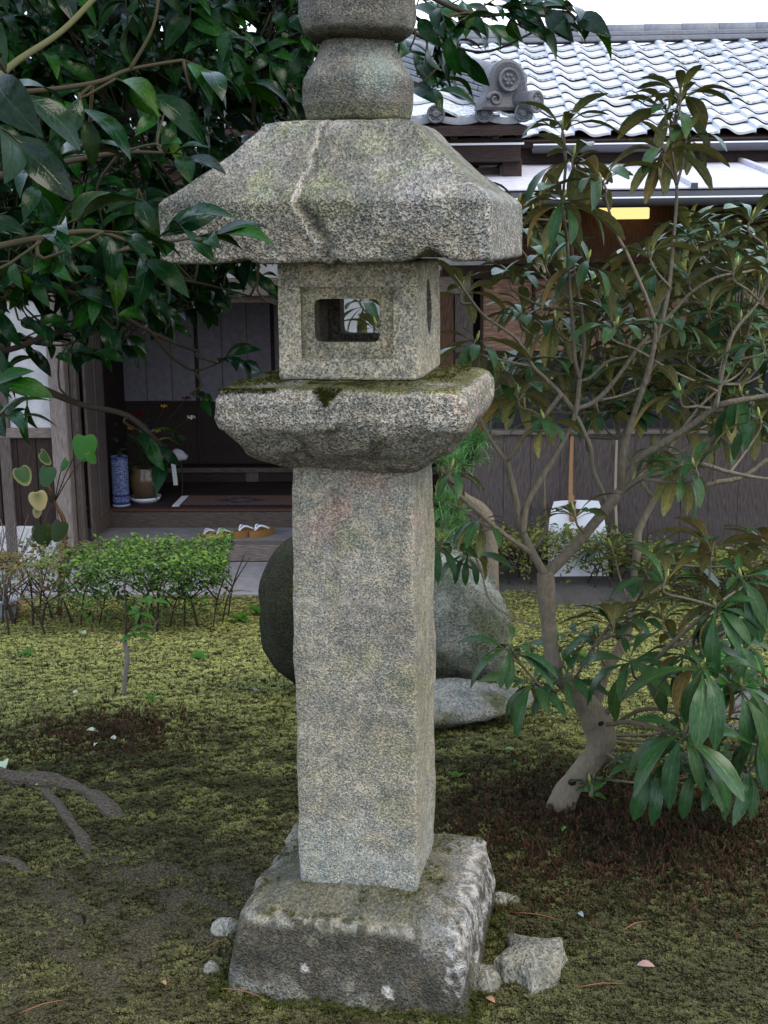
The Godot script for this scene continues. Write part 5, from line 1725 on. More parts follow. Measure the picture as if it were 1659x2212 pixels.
func entrance_things():
	var y_floor := -0.02
	var k_step := HY(450, 1140, y_floor).z
	var y_up := HP(450, 1099, k_step).y
	# step before the sill
	var f0 := HY(470, 1290, HP(400, 1290, 0.9).y)
	var a := HP(120, 1212, 0.02)
	var yt := HP(520, 1213, 0.01).y
	var front := HY(520, 1288, yt - 0.02).z
	for i in 2:
		var x0 := HP(-120, 1250, 0.4).x + i * 1.45
		struct("stone_step", box(Vector3(1.44, 0.14, front - 0.012), 0.008), M.slab, house.transform * Transform3D(Basis(), Vector3(x0 + 0.72, yt - 0.07, front / 2 + 0.006)))
	# rug
	var w := 128
	var im := Image.create(w, 64, false, Image.FORMAT_RGB8)
	for j in 64:
		for i in w:
			var u := (i + 0.5) / w * 2.0 - 1.0
			var v := (j + 0.5) / 64.0 * 2.0 - 1.0
			var c := Color(0.42, 0.30, 0.25)
			var edge := maxf(absf(u) * 1.0 - 0.08, absf(v))
			if edge > 0.90:
				c = Color(0.09, 0.09, 0.13)
			elif edge > 0.66:
				c = Color(0.50, 0.38, 0.30) if (int(i / 5) + int(j / 5)) % 2 == 0 else Color(0.36, 0.22, 0.19)
			var m := absf(u) * 1.35 + absf(v) * 1.1
			if m < 0.62 + 0.08 * sin(atan2(v, u) * 12.0):
				c = Color(0.13, 0.15, 0.26)
			if m < 0.34:
				c = Color(0.45, 0.32, 0.26)
			im.set_pixel(i, j, c)
	var rm := StandardMaterial3D.new()
	rm.albedo_texture = ImageTexture.create_from_image(im)
	rm.roughness = 1.0
	var rug := thing("rug", "patterned dark blue and tan rug with white fringe on the hall floor", "rug", at_house(Vector3(HP(520, 1090, k_step - 0.25).x, y_up, k_step - 0.27)), house.rotation.y)
	var q0 := BoxMesh.new()
	var rw := HP(640, 1095, k_step - 0.1).x - HP(392, 1095, k_step - 0.1).x
	var st := begin()
	var hx := rw / 2.0
	var hz := 0.20
	for s in [[Vector2(0, 0), Vector2(1, 0), Vector2(1, 1), Vector2(0, 0), Vector2(1, 1), Vector2(0, 1)]]:
		for uv in s:
			st.set_uv(uv)
			st.add_vertex(Vector3((uv.x - 0.5) * rw, 0.012, (uv.y - 0.5) * hz * 2.0))
	st.set_uv(Vector2(0.01, 0.99))
	quad(st, Vector3(-hx, 0, hz), Vector3(-hx, 0.012, hz), Vector3(hx, 0.012, hz), Vector3(hx, 0, hz))
	quad(st, Vector3(-hx, 0, -hz), Vector3(-hx, 0.012, -hz), Vector3(-hx, 0.012, hz), Vector3(-hx, 0, hz))
	quad(st, Vector3(hx, 0, hz), Vector3(hx, 0.012, hz), Vector3(hx, 0.012, -hz), Vector3(hx, 0, -hz))
	st.generate_normals()
	part("pile", st.commit(), rm, rug)
	var fst := begin()
	for s in [-1, 1]:
		for i in 34:
			var z := -hz + (i + 0.5) * hz * 2.0 / 34
			add_box(fst, Transform3D(Basis(Vector3.UP, rng.randf_range(-0.2, 0.2)), Vector3(s * (hx + 0.03), 0.005, z)), Vector3(0.06, 0.005, 0.008), 0.001)
	fst.generate_normals()
	var fm: StandardMaterial3D = M.matte.duplicate()
	fm.albedo_color = lin(0.62, 0.60, 0.60)
	part("fringe", fst.commit(), fm, rug).set_meta("kind", "stuff")
	# sandals on the hall floor
	var sandal := func(u, v, label, col: Color, strap: Color, tall: float, yaw: float):
		var p := HY(u, v, y_floor)
		var o := thing("sandal", label, "sandal", at_house(p), house.rotation.y + yaw, "sandals left on the hall floor")
		var s := begin(true)
		var n := 24
		var ring := []
		for k in n:
			var an := TAU * k / n
			ring.append(Vector3(cos(an) * 0.048 * (1.0 + 0.12 * sin(an)), 0, sin(an) * 0.115))
		for k in n:
			var p0: Vector3 = ring[k]
			var p1: Vector3 = ring[(k + 1) % n]
			var t := Vector3(0, tall, 0)
			s.set_smooth_group(-1)
			quad(s, p1, p1 + t, p0 + t, p0)
			tri(s, p0 + t, p1 + t, t)
		s.generate_normals()
		var m: StandardMaterial3D = M.matte.duplicate()
		m.albedo_color = lin(col.r, col.g, col.b)
		part("sole", s.commit(), m, o)
		var m2: StandardMaterial3D = M.matte.duplicate()
		m2.albedo_color = lin(strap.r, strap.g, strap.b)
		for sd in [-1, 1]:
			part("strap", tube([Vector3(0, tall, 0.065), Vector3(sd * 0.022, tall + 0.032, 0.03), Vector3(sd * 0.046, tall + 0.006, -0.03)], [0.006, 0.008, 0.006], 7, 4), m2, o)
	sandal.call(458, 1158, "flat straw sandal, the leftmost of four on the hall floor", Color(0.42, 0.28, 0.10), Color(0.55, 0.55, 0.58), 0.022, -0.9)
	sandal.call(486, 1158, "flat straw sandal beside the leftmost one on the hall floor", Color(0.44, 0.30, 0.11), Color(0.55, 0.55, 0.58), 0.022, -0.9)
	sandal.call(532, 1158, "tall brown sandal with white strap, second from right on the hall floor", Color(0.26, 0.14, 0.05), Color(0.80, 0.80, 0.86), 0.05, -0.7)
	sandal.call(566, 1157, "tall brown sandal with white strap, nearest the lantern shaft", Color(0.28, 0.15, 0.05), Color(0.80, 0.80, 0.86), 0.05, -0.7)
	# porcelain stand, pot and saucer
	var vw := 128
	var vim := Image.create(vw, vw, false, Image.FORMAT_RGB8)
	var vn := FastNoiseLite.new()
	vn.noise_type = FastNoiseLite.TYPE_CELLULAR
	vn.cellular_return_type = FastNoiseLite.RETURN_DISTANCE
	vn.frequency = 0.09
	vn.seed = 4
	for j in vw:
		for i in vw:
			var t := vn.get_noise_2d(i * 1.6, j * 1.6)
			var c := Color(0.50, 0.53, 0.64) if t > -0.6 else Color(0.17, 0.22, 0.43)
			if j < 8 or j > 116 or absf(j - 100) < 3:
				c = Color(0.17, 0.22, 0.45)
			if j > 121:
				c = Color(0.7, 0.73, 0.8)
			vim.set_pixel(i, j, c)
	var vm := StandardMaterial3D.new()
	vm.albedo_texture = ImageTexture.create_from_image(vim)
	vm.roughness = 0.18
	var vp := HP(263, 1096, k_step - 0.14)
	vp.y = y_up
	var vh := HP(263, 985, k_step - 0.14).y - y_up
	var vr := (HP(281, 1040, k_step - 0.14).x - HP(244, 1040, k_step - 0.14).x) / 2.0
	var vo := thing("umbrella_stand", "tall blue and white porcelain cylinder standing in the entrance hall", "vase", at_house(vp))
	var cyl := begin(true)
	for k in 28:
		var t0 := TAU * k / 28
		var t1 := TAU * (k + 1) / 28
		var pts := [[vr * 1.0, 0.0, 1.0], [vr * 1.02, vh * 0.03, 0.96], [vr * 0.97, vh * 0.1, 0.9], [vr * 0.97, vh * 0.95, 0.06], [vr * 1.03, vh, 0.0], [vr * 0.9, vh, 0.0], [vr * 0.88, vh * 0.2, 0.0]]
		for i in pts.size() - 1:
			var e = pts[i]
			var f = pts[i + 1]
			for q in [[e, t0], [f, t0], [f, t1], [e, t0], [f, t1], [e, t1]]:
				cyl.set_uv(Vector2(q[1] / TAU * 3.0, q[0][2]))
				cyl.add_vertex(Vector3(cos(q[1]) * q[0][0], q[0][1], sin(q[1]) * q[0][0]))
	part("body", fin(cyl), vm, vo)
	var pp := HP(314, 1078, k_step - 0.3)
	pp.y = y_up
	var pot := thing("flower_pot", "round brown glazed pot of flowers on a white saucer beside the porcelain cylinder", "pot", at_house(pp))
	var pm: StandardMaterial3D = M.glaze.duplicate()
	pm.albedo_color = lin(0.10, 0.065, 0.035)
	part("pot_body", lathe([Vector2(0.0, 0.015), Vector2(0.075, 0.015), Vector2(0.105, 0.08), Vector2(0.118, 0.15), Vector2(0.112, 0.21), Vector2(0.092, 0.245), Vector2(0.098, 0.262), Vector2(0.086, 0.262), Vector2(0.08, 0.235), Vector2(0.0, 0.23)], 28), pm, pot)
	var wm: StandardMaterial3D = M.glaze.duplicate()
	wm.albedo_color = lin(0.70, 0.72, 0.78)
	part("saucer", lathe([Vector2(0, 0.0), Vector2(0.095, 0.0), Vector2(0.118, 0.038), Vector2(0.124, 0.04), Vector2(0.11, 0.012), Vector2(0, 0.011)], 28), wm, pot)
	var fr := RandomNumberGenerator.new()
	fr.seed = 12
	var stm := begin(true)
	var blooms := [[300, 893, Color(0.10, 0.015, 0.015), 0.045], [338, 932, Color(0.60, 0.36, 0.03), 0.03], [410, 905, Color(0.75, 0.74, 0.66), 0.035], [400, 862, Color(0.12, 0.03, 0.08), 0.04], [285, 925, Color(0.5, 0.25, 0.04), 0.03], [352, 880, Color(0.6, 0.4, 0.05), 0.028]]
	for q in blooms:
		var p := HP(q[0], q[1], k_step - 0.28) - pp
		p.z = fr.randf_range(-0.04, 0.06)
		add_tube(stm, [Vector3(0, 0.22, 0), Vector3(p.x * 0.4, 0.24 + p.y * 0.4, p.z * 0.5), p], [0.004, 0.003, 0.0025], 5)
		var fs := begin()
		for k in 9:
			var an := TAU * k / 9
			var out := Vector3(cos(an), 0.35 * sin(an * 3.0), sin(an))
			var sid = Vector3(-out.z, 0, out.x) * q[3] * 0.4
			fs.set_color(q[2])
			tri(fs, p, p + out * q[3] * 0.7 + sid + Vector3(0, 0.01, 0.012), p + out * q[3])
			tri(fs, p, p + out * q[3], p + out * q[3] * 0.7 - sid + Vector3(0, 0.01, 0.012))
		fs.generate_normals()
		part("flower", fs.commit(), M.plain, pot)
	part("stems", fin(stm), M.dark_twig, pot).set_meta("kind", "stuff")
	var ltr := []
	var lco := []
	for i in 70:
		var p := Vector3(fr.randf_range(-0.22, 0.28), fr.randf_range(0.24, 0.62), fr.randf_range(-0.1, 0.1))
		ltr.append(leaf_tr(p, Vector3(fr.randf_range(-1, 1), fr.randf_range(-0.6, 0.7), fr.randf_range(-0.5, 1)), Vector3(0, 1, 0.4), fr.randf_range(0.04, 0.09)))
		lco.append(Color(0.02, 0.045, 0.02))
	stuff("foliage", leaf(0.2, 0.2, 0.2, 0.3, Color.WHITE, Color.WHITE, 4), M.plain, ltr, lco, pot)
	# pale bundle with a paper strip hanging from it
	var bp := HP(388, 985, k_step - 0.5)
	var dull := func(p: Vector3): return Color(0.36, 0.35, 0.37)
	var bo := thing("paper_bundle", "dim pale bundle with a hanging paper strip right of the flower pot", "bundle", at_house(bp), house.rotation.y)
	part("bundle", rock(Vector3(0.075, 0.055, 0.05), 61, 6, 0.03, dull, 24), M.matte, bo)
	var pm2: StandardMaterial3D = M.matte.duplicate()
	pm2.albedo_color = lin(0.55, 0.55, 0.56)
	part("paper_strip", box(Vector3(0.035, 0.17, 0.003), 0.001), pm2, bo, Transform3D(Basis(Vector3.BACK, 0.08), Vector3(-0.04, -0.14, 0.03)))
	part("stand_rod", tube([Vector3(0, y_up - bp.y, -0.03), Vector3(0.01, (y_up - bp.y) * 0.5, -0.03), Vector3(0, 0, -0.02)], [0.006, 0.006, 0.005], 7, 2), M.dark_twig, bo)

# ------------------------------------------------------------------ other plants
func hedge(n: String, label: String, box_px: Array, count: int, stems: int, red: bool, seedv: int):
	# box_px: [u0, u1, v_top_left, v_top_right, v_bottom, distance, depth]
	var r := RandomNumberGenerator.new()
	r.seed = seedv
	var foot := G((box_px[0] + box_px[1]) / 2.0, box_px[4])
	var o := thing(n, label, "hedge", foot)
	var d0: float = cam_pos.z - foot.z
	var trs := []
	var cols := []
	for i in count:
		var t := r.randf()
		var u := lerpf(box_px[0], box_px[1], t)
		var vt := lerpf(box_px[2], box_px[3], t) + 16.0 * n_lo.get_noise_2d(u * 0.12, 4.0) + 14.0 * n_lo.get_noise_2d(u * 0.5, 0.0) - (16.0 * r.randf() if r.randf() < 0.08 else 0.0)
		var k := r.randf()
		var dd = d0 + (r.randf() - 0.35) * box_px[6]
		var v = vt + (box_px[4] - vt) * (0.02 + 0.78 * pow(k, 1.5)) * (0.82 + 0.7 * n_lo.get_noise_2d(u * 0.35, 31.0))
		var p := P(u, v, d0)
		var top := P(u, vt, d0)
		p = Vector3(p.x, p.y - r.randf() * 0.02, cam_pos.z - dd)
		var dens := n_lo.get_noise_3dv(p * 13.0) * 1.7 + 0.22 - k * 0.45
		if red:
			dens -= 0.55 * smoothstep(0.55, 0.25, t)
		if dens < r.randf_range(-0.35, 0.15):
			continue
		trs.append(leaf_tr(p - foot, Vector3(r.randf_range(-1, 1), r.randf_range(-0.4, 0.7), r.randf_range(-0.6, 1)), Vector3(r.randf_range(-0.6, 0.6), 1, r.randf_range(0, 0.8)), r.randf_range(0.016, 0.034) if r.randf() < 0.96 else r.randf_range(0.045, 0.06)))
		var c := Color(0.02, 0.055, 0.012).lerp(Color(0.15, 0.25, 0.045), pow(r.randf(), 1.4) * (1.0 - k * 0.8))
		if red:
			var w := smoothstep(0.50, 0.15, t + 0.2 * n_lo.get_noise_2d(u * 3.0, 9.0))
			if r.randf() < w * 0.6:
				c = Color(0.12, 0.055, 0.03).lerp(Color(0.09, 0.08, 0.03), r.randf())
			elif w > 0.3:
				c = c.lerp(Color(0.11, 0.12, 0.05), 0.6)
		else:
			c = c.lerp(Color(0.30, 0.26, 0.08), r.randf() * 0.8)
		cols.append(c)
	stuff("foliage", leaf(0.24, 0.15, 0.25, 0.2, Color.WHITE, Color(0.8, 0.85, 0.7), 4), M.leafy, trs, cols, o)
	for i in stems:
		var t := pow(r.randf(), 0.8)
		var u := lerpf(box_px[0] + 10, box_px[1] - 6, t)
		var dd: float = d0 + (r.randf() - 0.35) * box_px[6] * 0.8
		var g := P(u, box_px[4], d0)
		var gz := cam_pos.z - dd
		var b := Vector3(g.x, ground_h(g.x, gz) - 0.01, gz) - foot
		var vt := lerpf(box_px[2], box_px[3], t)
		var tp := P(u, lerpf(vt, box_px[4], 0.25), d0).y - foot.y
		var l := r.randf_range(-0.2, 0.2)
		part("stem", tube([b, Vector3(b.x + l * 0.3, lerpf(b.y, tp, 0.5), b.z), Vector3(b.x + l, tp, b.z + r.randf_range(-0.05, 0.05))], [0.008 * r.randf_range(0.5, 1.2), 0.005, 0.0025], 6, 3, 0.2), M.dark_twig, o)
		for e in 2:
			var y0 := lerpf(b.y, tp, r.randf_range(0.25, 0.75))
			var w := r.randf_range(-0.22, 0.22)
			part("twig", tube([Vector3(b.x + l * 0.3, y0, b.z), Vector3(b.x + l * 0.3 + w * 0.5, y0 + r.randf_range(-0.03, 0.06), b.z + r.randf_range(-0.08, 0.08)), Vector3(b.x + l * 0.3 + w, lerpf(y0, tp, r.randf()), b.z + r.randf_range(-0.1, 0.1))], [0.004, 0.003, 0.0015], 5, 3, 0.2), M.dark_twig if e == 0 else M.grey_twig, o)
		part("stem", tube([Vector3(b.x + l * 0.3, lerpf(b.y, tp, 0.5), b.z), Vector3(b.x - l * 0.6, lerpf(b.y, tp, 0.8), b.z), Vector3(b.x - l * 1.2, tp + 0.03, b.z + 0.04)], [0.0045, 0.0035, 0.002], 5, 2), M.dark_twig, o)

func small_plants():
	M.leafy = mat(null, Color.WHITE, 0.42)
	M.leafy.metallic_specular = 0.2
	M.leafy.backlight_enabled = true
	M.leafy.backlight = Color(0.3, 0.3, 0.3)
	M.leafy.cull_mode = BaseMaterial3D.CULL_DISABLED
	hedge("low_hedge", "low clipped hedge with bright green tips before the entrance step", [-60, 488, 1208, 1186, 1362, 0, 0.7], 19000, 22, true, 3)
	hedge("low_hedge", "low yellowish hedge behind the boulders, right of the lantern shaft", [900, 1400, 1152, 1158, 1262, 0, 0.45], 9000, 14, false, 8)
	hedge("low_hedge", "low green hedge behind the rhododendron at the right", [1400, 1720, 1192, 1190, 1300, 0, 0.45], 6000, 10, false, 13)
	# cut stem with a few young leaves
	var g := G(268, 1505)
	var o := thing("cut_sapling", "short grey cut stem with fresh shoots standing in the moss", "sapling", g)
	var dd := cam_pos.z - g.z
	var pt := func(u, v): return P(u, v, dd) - g
	part("stem", tube([pt.call(268, 1515), pt.call(270, 1460), pt.call(275, 1420), pt.call(268, 1385)], [0.010, 0.009, 0.009, 0.0075], 9, 4, 0.3), M.grey_twig, o)
	part("shoot", tube([pt.call(270, 1390), pt.call(273, 1330), pt.call(268, 1260)], [0.005, 0.004, 0.003], 6, 3), M.dark_twig, o)
	var lm := leaf(0.17, 0.25, 0.25, 0.3, Color(0.035, 0.10, 0.012), Color(0.05, 0.11, 0.018), 5)
	for q in [[300, 1325, 5], [302, 1350, 4], [330, 1300, 5], [290, 1372, 3]]:
		var c: Vector3 = pt.call(q[0], q[1])
		part("shoot", tube([pt.call(271, 1370), (c + pt.call(275, 1350)) / 2, c], [0.003, 0.0025, 0.002], 5, 3), M.twig, o)
		for k in q[2]:
			var an = TAU * k / q[2] + 0.4
			part("leaf", lm, M.leafy, o, leaf_tr(c, Vector3(cos(an), rng.randf_range(-0.4, 0.3), sin(an) * 0.8), Vector3(0, 1, 0.5), rng.randf_range(0.05, 0.075)))
	# bright drooping seedling at the right edge
	g = G(1570, 1600)
	o = thing("seedling", "bright green young plant with drooping leaves at the right edge", "plant", g)
	dd = cam_pos.z - g.z
	part("stem", tube([Vector3(0, -0.02, 0), pt.call(1572, 1540), P(1585, 1430, dd) - g], [0.005, 0.0045, 0.003], 6, 3), M.twig, o)
	var bl := leaf(0.19, 0.45, 0.25, 0.3, Color(0.03, 0.13, 0.012), Color(0.045, 0.14, 0.02), 6)
	for q in [[1585, 1430, 8, .13], [1600, 1480, 7, .12], [1560, 1460, 6, .12]]:
		var c := P(q[0], q[1], dd) - g
		for k in q[2]:
			var an: float = TAU * k / q[2] + q[0]
			part("leaf", bl, M.leafy, o, leaf_tr(c, Vector3(cos(an), 0.25, sin(an)), Vector3.UP, q[3] * rng.randf_range(0.8, 1.1)))
	# tiny seedlings in the moss
	var tiny := [[497, 2142, 0.022, "tiny leafy seedling at the front left foot of the lantern base"], [1275, 1725, 0.05, "low leafy seedling beside the rhododendron foot"], [430, 1430, 0.05, "grassy green sprout on the moss before the hedge"], [985, 1690, 0.03, "small green seedling right of the lantern shaft in brown moss"], [1115, 1660, 0.025, "small seedling between the lantern shaft and the rhododendron foot"], [520, 1345, 0.08, "tuft of green seedlings at the right end of the low hedge"], [560, 1330, 0.08, "tuft of green seedlings beside the dark boulder"], [60, 1420, 0.05, "green sprout in the moss at the far left"], [330, 1520, 0.04, "green sprout right of the foot of the cut stem"], [1255, 1430, 0.05, "bright green sprout behind the rhododendron trunk"]]
	for q in tiny:
		g = G(q[0], q[1])
		o = thing("seedling", q[3], "plant", g)
		var n := 4 if q[2] < 0.05 else 9
		for k in n:
			var an = TAU * k / n + q[0]
			part("leaf", lm, M.leafy, o, leaf_tr(Vector3(0, 0.01, 0), Vector3(cos(an), rng.randf_range(0.3, 1.4), sin(an)), Vector3(0, 1, 0.3), q[2] * rng.randf_range(0.8, 1.3)))
		part("stem", tube([Vector3(0, -0.01, 0), Vector3(0, 0.004, 0), Vector3(0, 0.012, 0)], [0.002, 0.002, 0.0015], 5, 1), M.twig, o)
	# heart-leaved plant left of the post
	g = P(115, 1195, 7.6)
	g.y = ground_h(g.x, g.z)
	o = thing("heart_leaved_plant", "climbing plant with heart-shaped leaves, some yellowed, left of the entrance post", "plant", g)
	part("stem", tube([Vector3(0, -0.05, 0), P(140, 1150, 7.6) - g, P(120, 1090, 7.6) - g, P(105, 1050, 7.6) - g], [0.018, 0.016, 0.013, 0.008], 8, 4, 0.3), M.red_wood, o)
	var hearts := [[48, 1022, .058, 0, 0.5], [102, 1022, .062, 1, -0.3], [182, 958, .080, 2, 0.0], [82, 1075, .058, 3, 0.3], [80, 1105, .03, 3, 0.0], [92, 1148, .07, 4, 0.2], [128, 1140, .065, 4, -0.4], [95, 985, .05, 0, 1.2], [140, 1000, .04, 2, -0.8], [195, 985, .04, 2, 0.8]]
	var hc := [Color(0.028, 0.062, 0.024), Color(0.02, 0.052, 0.022), Color(0.022, 0.075, 0.012), Color(0.15, 0.125, 0.05), Color(0.012, 0.025, 0.006)]
	for i in hearts.size():
		var q = hearts[i]
		var c := P(q[0], q[1], 7.45 + 0.05 * (i % 3)) - g
		var hs := begin(true)
		var m := 22
		for k in m:
			var f := func(t):
				var a: float = t * TAU
				var rr := 1.0 - 0.45 * pow(maxf(0.0, cos(a)), 6.0) + 0.35 * pow(maxf(0.0, -cos(a)), 5.0)
				return Vector3(sin(a) * 0.92 * rr, cos(a) * rr, -0.10 * absf(sin(a)) + 0.025 * sin(a * 9.0))
			var edge: Color = hc[q[3]] if q[3] != 0 else Color(0.17, 0.165, 0.07)
			if q[3] == 3:
				edge = Color(0.20, 0.17, 0.085)
			hs.set_color(hc[q[3]] if q[3] != 3 else Color(0.05, 0.075, 0.02))
			hs.add_vertex(Vector3(0, 0.35, 0.12))
			hs.set_color(hc[q[3]].lerp(edge, 0.8 if q[3] == 3 else 0.0))
			hs.add_vertex(f.call(float(k) / m) * 0.75 + Vector3(0, 0.1, 0.05))
			hs.add_vertex(f.call(float(k + 1) / m) * 0.75 + Vector3(0, 0.1, 0.05))
			for w in [[0.75, k, 0], [1.0, k, 1], [1.0, k + 1, 1], [0.75, k, 0], [1.0, k + 1, 1], [0.75, k + 1, 0]]:
				hs.set_color(edge if w[2] == 1 else hc[q[3]].lerp(edge, 0.8 if q[3] == 3 else 0.0))
				hs.add_vertex(f.call(float(w[1]) / m) * w[0] + (Vector3(0, 0.1, 0.05) if w[2] == 0 else Vector3.ZERO))
		part("leaf", fin(hs), M.leafy, o, Transform3D(Basis(Vector3.UP, q[4]) * Basis(Vector3.RIGHT, -0.35) * Basis(Vector3.BACK, q[4] * 0.5) * Basis.from_scale(Vector3.ONE * q[2]), c))
		part("stalk", tube([P(118, 1085, 7.6) - g, (c + P(118, 1070, 7.6) - g) / 2 + Vector3(0, 0.02, 0), c + Vector3(0, q[2] * 0.35, -0.004)], [0.004, 0.0035, 0.003], 5, 3), M.twig, o)
	# grey bare twigs rising from a pale pot
	g = G(12, 1335)
	o = thing("potted_bare_shrub", "bare grey twiggy shrub growing from a pale pot at the left edge", "shrub", g)
	dd = cam_pos.z - g.z
	var pm: StandardMaterial3D = M.glaze.duplicate()
	pm.albedo_color = lin(0.34, 0.36, 0.38)
	var ph := 0.125
	part("pot", lathe([Vector2(0, 0.0), Vector2(0.07, 0.0), Vector2(0.095, 0.05), Vector2(0.108, 0.115), Vector2(0.118, ph), Vector2(0.112, ph + 0.006), Vector2(0.1, 0.105), Vector2(0.0, 0.1)], 28), pm, o)
	var tw := RandomNumberGenerator.new()
	tw.seed = 41
	for i in 9:
		var e := P(tw.randf_range(-40, 92), tw.randf_range(1075, 1170), dd + tw.randf_range(-0.15, 0.1)) - g
		var b := Vector3(tw.randf_range(-0.04, 0.04), 0.1, tw.randf_range(-0.03, 0.03))
		var m1 := b.lerp(e, 0.35) + Vector3(tw.randf_range(-0.04, 0.04), 0, 0.02)
		var m2 := b.lerp(e, 0.7) + Vector3(tw.randf_range(-0.04, 0.04), 0, -0.02)
		part("branch", tube([b, m1, m2, e], [0.006, 0.0045, 0.0035, 0.0015], 6, 4, 0.2), M.grey_twig, o)
		for k in 4:
			var s := m1.lerp(m2, tw.randf())
			var f := s + Vector3(tw.randf_range(-0.09, 0.09), tw.randf_range(0.06, 0.16), tw.randf_range(-0.05, 0.05))
			part("branchlet", tube([s, s.lerp(f, 0.5) + Vector3(tw.randf_range(-0.025, 0.025), 0, 0), f], [0.003, 0.0025, 0.001], 5, 3), M.grey_twig, o)
	# small pine behind the lantern
	var pd := 7.2
	g = P(1062, 1200, pd)
	g.y = ground_h(g.x, g.z)
	o = thing("garden_pine", "small garden pine with soft bright green needles behind the lantern shaft", "tree", g)
	part("trunk", tube([Vector3(0, -0.05, 0), P(1058, 1150, pd) - g, P(1040, 1100, pd) - g, P(1000, 1070, pd) - g, P(975, 1030, pd) - g, P(985, 980, pd) - g], [0.045, 0.04, 0.034, 0.028, 0.02, 0.01], 9, 4, 0.3), M.bark, o)
	var ntr := []
	var nco := []
	var puffs := [[1000, 975, .16], [1030, 960, .14], [1015, 1000, .13], [985, 1005, .12], [975, 1110, .13], [990, 1140, .13], [1000, 1165, .11], [960, 1085, .12], [1020, 945, .12], [950, 1000, .12], [940, 1140, .12], [1060, 890, .13], [1085, 880, .12], [1045, 905, .12]]
	for q in puffs:
		var c := P(q[0], q[1], pd + rng.randf_range(-0.1, 0.1)) - g
		part("branch", tube([P(990, 1040, pd) - g, (c + P(990, 1020, pd) - g) / 2 + Vector3(0, -0.02, 0), c], [0.008, 0.006, 0.003], 5, 3), M.dark_twig, o)
		for k in 150:
			var v := Vector3(tw.randfn(), tw.randfn() + 0.5, tw.randfn()).normalized()
			var s = c + v * q[2] * 0.12 + Vector3(tw.randf_range(-0.05, 0.05), tw.randf_range(-0.02, 0.03), 0)
			ntr.append(leaf_tr(s, v + Vector3(0, 0.4, 0), Vector3(0, 1, 0.3), q[2] * tw.randf_range(0.5, 0.85)))
			nco.append(Color(0.06, 0.19, 0.045).lerp(Color(0.13, 0.28, 0.085), tw.randf()) if q[1] > 930 else Color(0.02, 0.07, 0.045))
	stuff("needles", leaf(0.012, 0.15, 0.1, 0.0, Color.WHITE, Color.WHITE, 3), M.leafy, ntr, nco, o)

func yard_things():
	# white shovel leaning on the wainscot behind the rhododendron
	var pd := 8.5
	var g := P(1250, 1195, pd)
	g.y = ground_h(g.x, g.z)
	var o := thing("snow_shovel", "white scoop shovel with an orange-brown wooden handle leaning on the board wall", "shovel", g)
	var wm: StandardMaterial3D = M.glaze.duplicate()
	wm.albedo_color = lin(0.85, 0.86, 0.88)
	wm.roughness = 0.5
	var st := begin(true)
	var nx := 12
	var ny := 8
	var w0 := 0.20
	var hh := P(1250, 1092, pd).y - g.y
	var f := func(i, j):
		var u := float(i) / nx * 2 - 1
		var v := float(j) / ny
		var wdt := w0 * (1.0 - 0.25 * pow(v, 4.0))
		return Vector3(u * wdt, v * hh, -0.16 * v - 0.06 * (1.0 - u * u) * sin(v * 2.4) + 0.02)
	for i in nx:
		for j in ny:
			quad(st, f.call(i, j), f.call(i, j + 1), f.call(i + 1, j + 1), f.call(i + 1, j))
			var t := Vector3(0, 0, -0.006)
			quad(st, f.call(i, j) + t, f.call(i + 1, j) + t, f.call(i + 1, j + 1) + t, f.call(i, j + 1) + t)
	part("blade", fin(st), wm, o)
	var hw: StandardMaterial3D = M.matte.duplicate()
	hw.albedo_color = lin(0.36, 0.20, 0.10)
	part("handle", tube([Vector3(-0.02, hh * 0.75, -0.1), Vector3(-0.03, hh + 0.05, -0.2), P(1236, 935, pd + 0.3) - g], [0.014, 0.016, 0.012], 10, 3), hw, o)
	part("socket", tube([Vector3(-0.02, hh * 0.72, -0.125), Vector3(-0.028, hh + 0.03, -0.19)], [0.026, 0.022], 10, 1), hw, o)
	g = P(1335, 1195, pd)
	g.y = ground_h(g.x, g.z)
	var bm: StandardMaterial3D = M.matte.duplicate()
	bm.albedo_color = lin(0.34, 0.27, 0.20)
	var b := thing("garden_broom", "thin wooden broom leaning on the board wall right of the white shovel", "broom", g)
	part("handle", tube([Vector3(0, 0.2, 0), Vector3(0, 0.5, -0.15), P(1333, 935, pd + 0.3) - g], [0.010, 0.010, 0.009], 8, 2), bm, b)
	var bs := begin(true)
	for i in 30:
		var a := TAU * i / 30.0
		add_tube(bs, [Vector3(cos(a) * 0.01, 0.24, sin(a) * 0.01), Vector3(cos(a) * 0.03, 0.1, sin(a) * 0.02), Vector3(cos(a) * (0.05 + 0.02 * sin(i * 3.0)), 0.0, sin(a) * 0.03)], [0.0025, 0.002, 0.0015], 4)
	part("bristles", fin(bs), bm, b).set_meta("kind", "stuff")

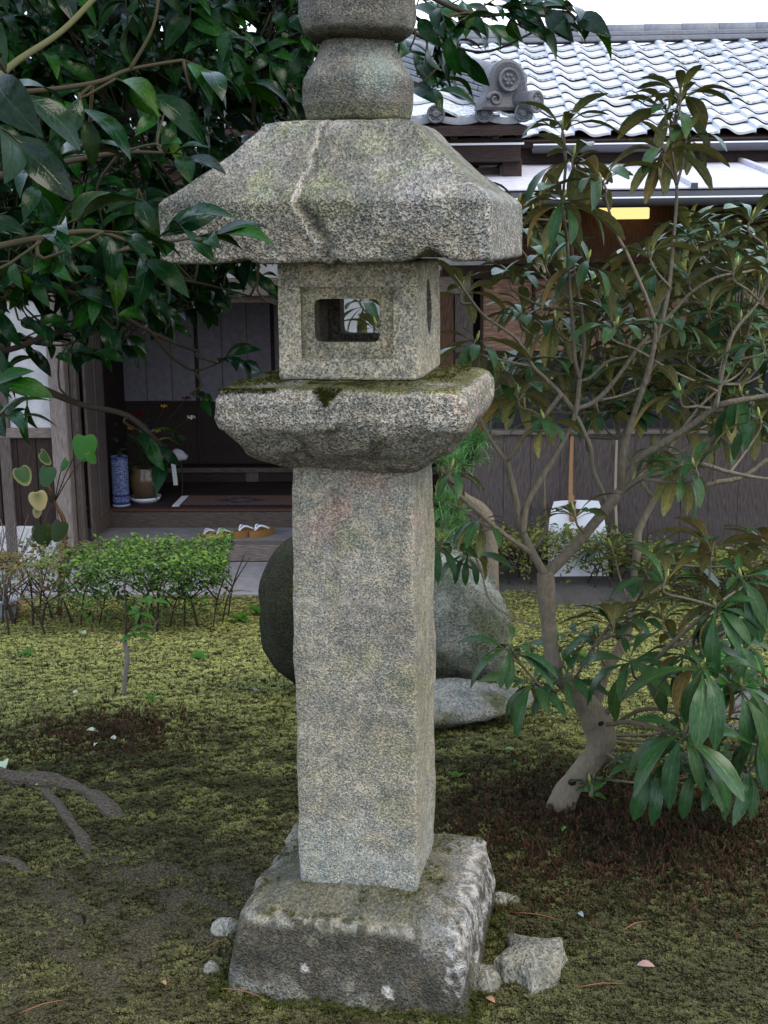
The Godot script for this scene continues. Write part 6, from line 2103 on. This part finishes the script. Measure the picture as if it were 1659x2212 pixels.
func _ready():
	rng.seed = 2024
	set_view()
	var cam := Camera3D.new()
	cam.name = "camera"
	cam.transform = Transform3D(Basis(cr, cu, cb), cam_pos)
	cam.fov = rad_to_deg(2.0 * atan(1106.0 / F))
	cam.near = 0.05
	cam.far = 200.0
	add_child(cam)
	var sky := Sky.new()
	var sm := ProceduralSkyMaterial.new()
	sm.sky_top_color = Color(0.74, 0.82, 0.96)
	sm.sky_horizon_color = Color(0.93, 0.95, 0.98)
	sm.sky_curve = 0.35
	sm.ground_bottom_color = Color(0.22, 0.21, 0.18)
	sm.ground_horizon_color = Color(0.45, 0.45, 0.43)
	sky.sky_material = sm
	var env := Environment.new()
	env.background_mode = Environment.BG_SKY
	env.sky = sky
	env.tonemap_mode = Environment.TONE_MAPPER_LINEAR
	env.tonemap_exposure = 2.85
	env.sdfgi_enabled = true
	env.ssao_enabled = true
	env.ssil_enabled = true
	var we := WorldEnvironment.new()
	we.name = "environment"
	we.environment = env
	add_child(we)
	var sun := DirectionalLight3D.new()
	sun.name = "sun"
	sun.light_energy = 0.3
	sun.light_angular_distance = 32.0
	sun.light_color = Color(1.0, 0.97, 0.93)
	sun.shadow_enabled = true
	sun.look_at_from_position(Vector3(0.7, 1.2, 0.5), Vector3.ZERO)
	add_child(sun)

	n_lo.seed = 1
	n_lo.frequency = 0.5
	n_lo.fractal_octaves = 3
	n_mid.seed = 2
	n_mid.frequency = 2.2
	n_mid.fractal_octaves = 3
	n_hi.seed = 3
	n_hi.frequency = 30.0
	n_hi.fractal_octaves = 2
	for k in ["tree", "tree2", "left", "soil", "soil2", "path", "path2"]:
		spot[k] = Vector3.ZERO
	mounds = []
	var m1 := G(1240, 1740)
	var m2 := G(230, 1570)
	mounds = [[m1, 0.06, 0.55], [m2, 0.05, 0.45]]
	spot.tree = G(1230, 1760)
	spot.tree2 = G(1420, 1830)
	spot.left = G(235, 1580)
	spot.soil = G(330, 1960)
	spot.soil2 = G(150, 2120)
	spot.path = G(1690, 1540)
	spot.path2 = G(1265, 1275)
	materials()
	make_ground()
	make_house()
	lantern()
	stones()
	evergreen()
	rhododendron()
	small_plants()
	entrance_things()
	yard_things()
	make_moss()
	litter()
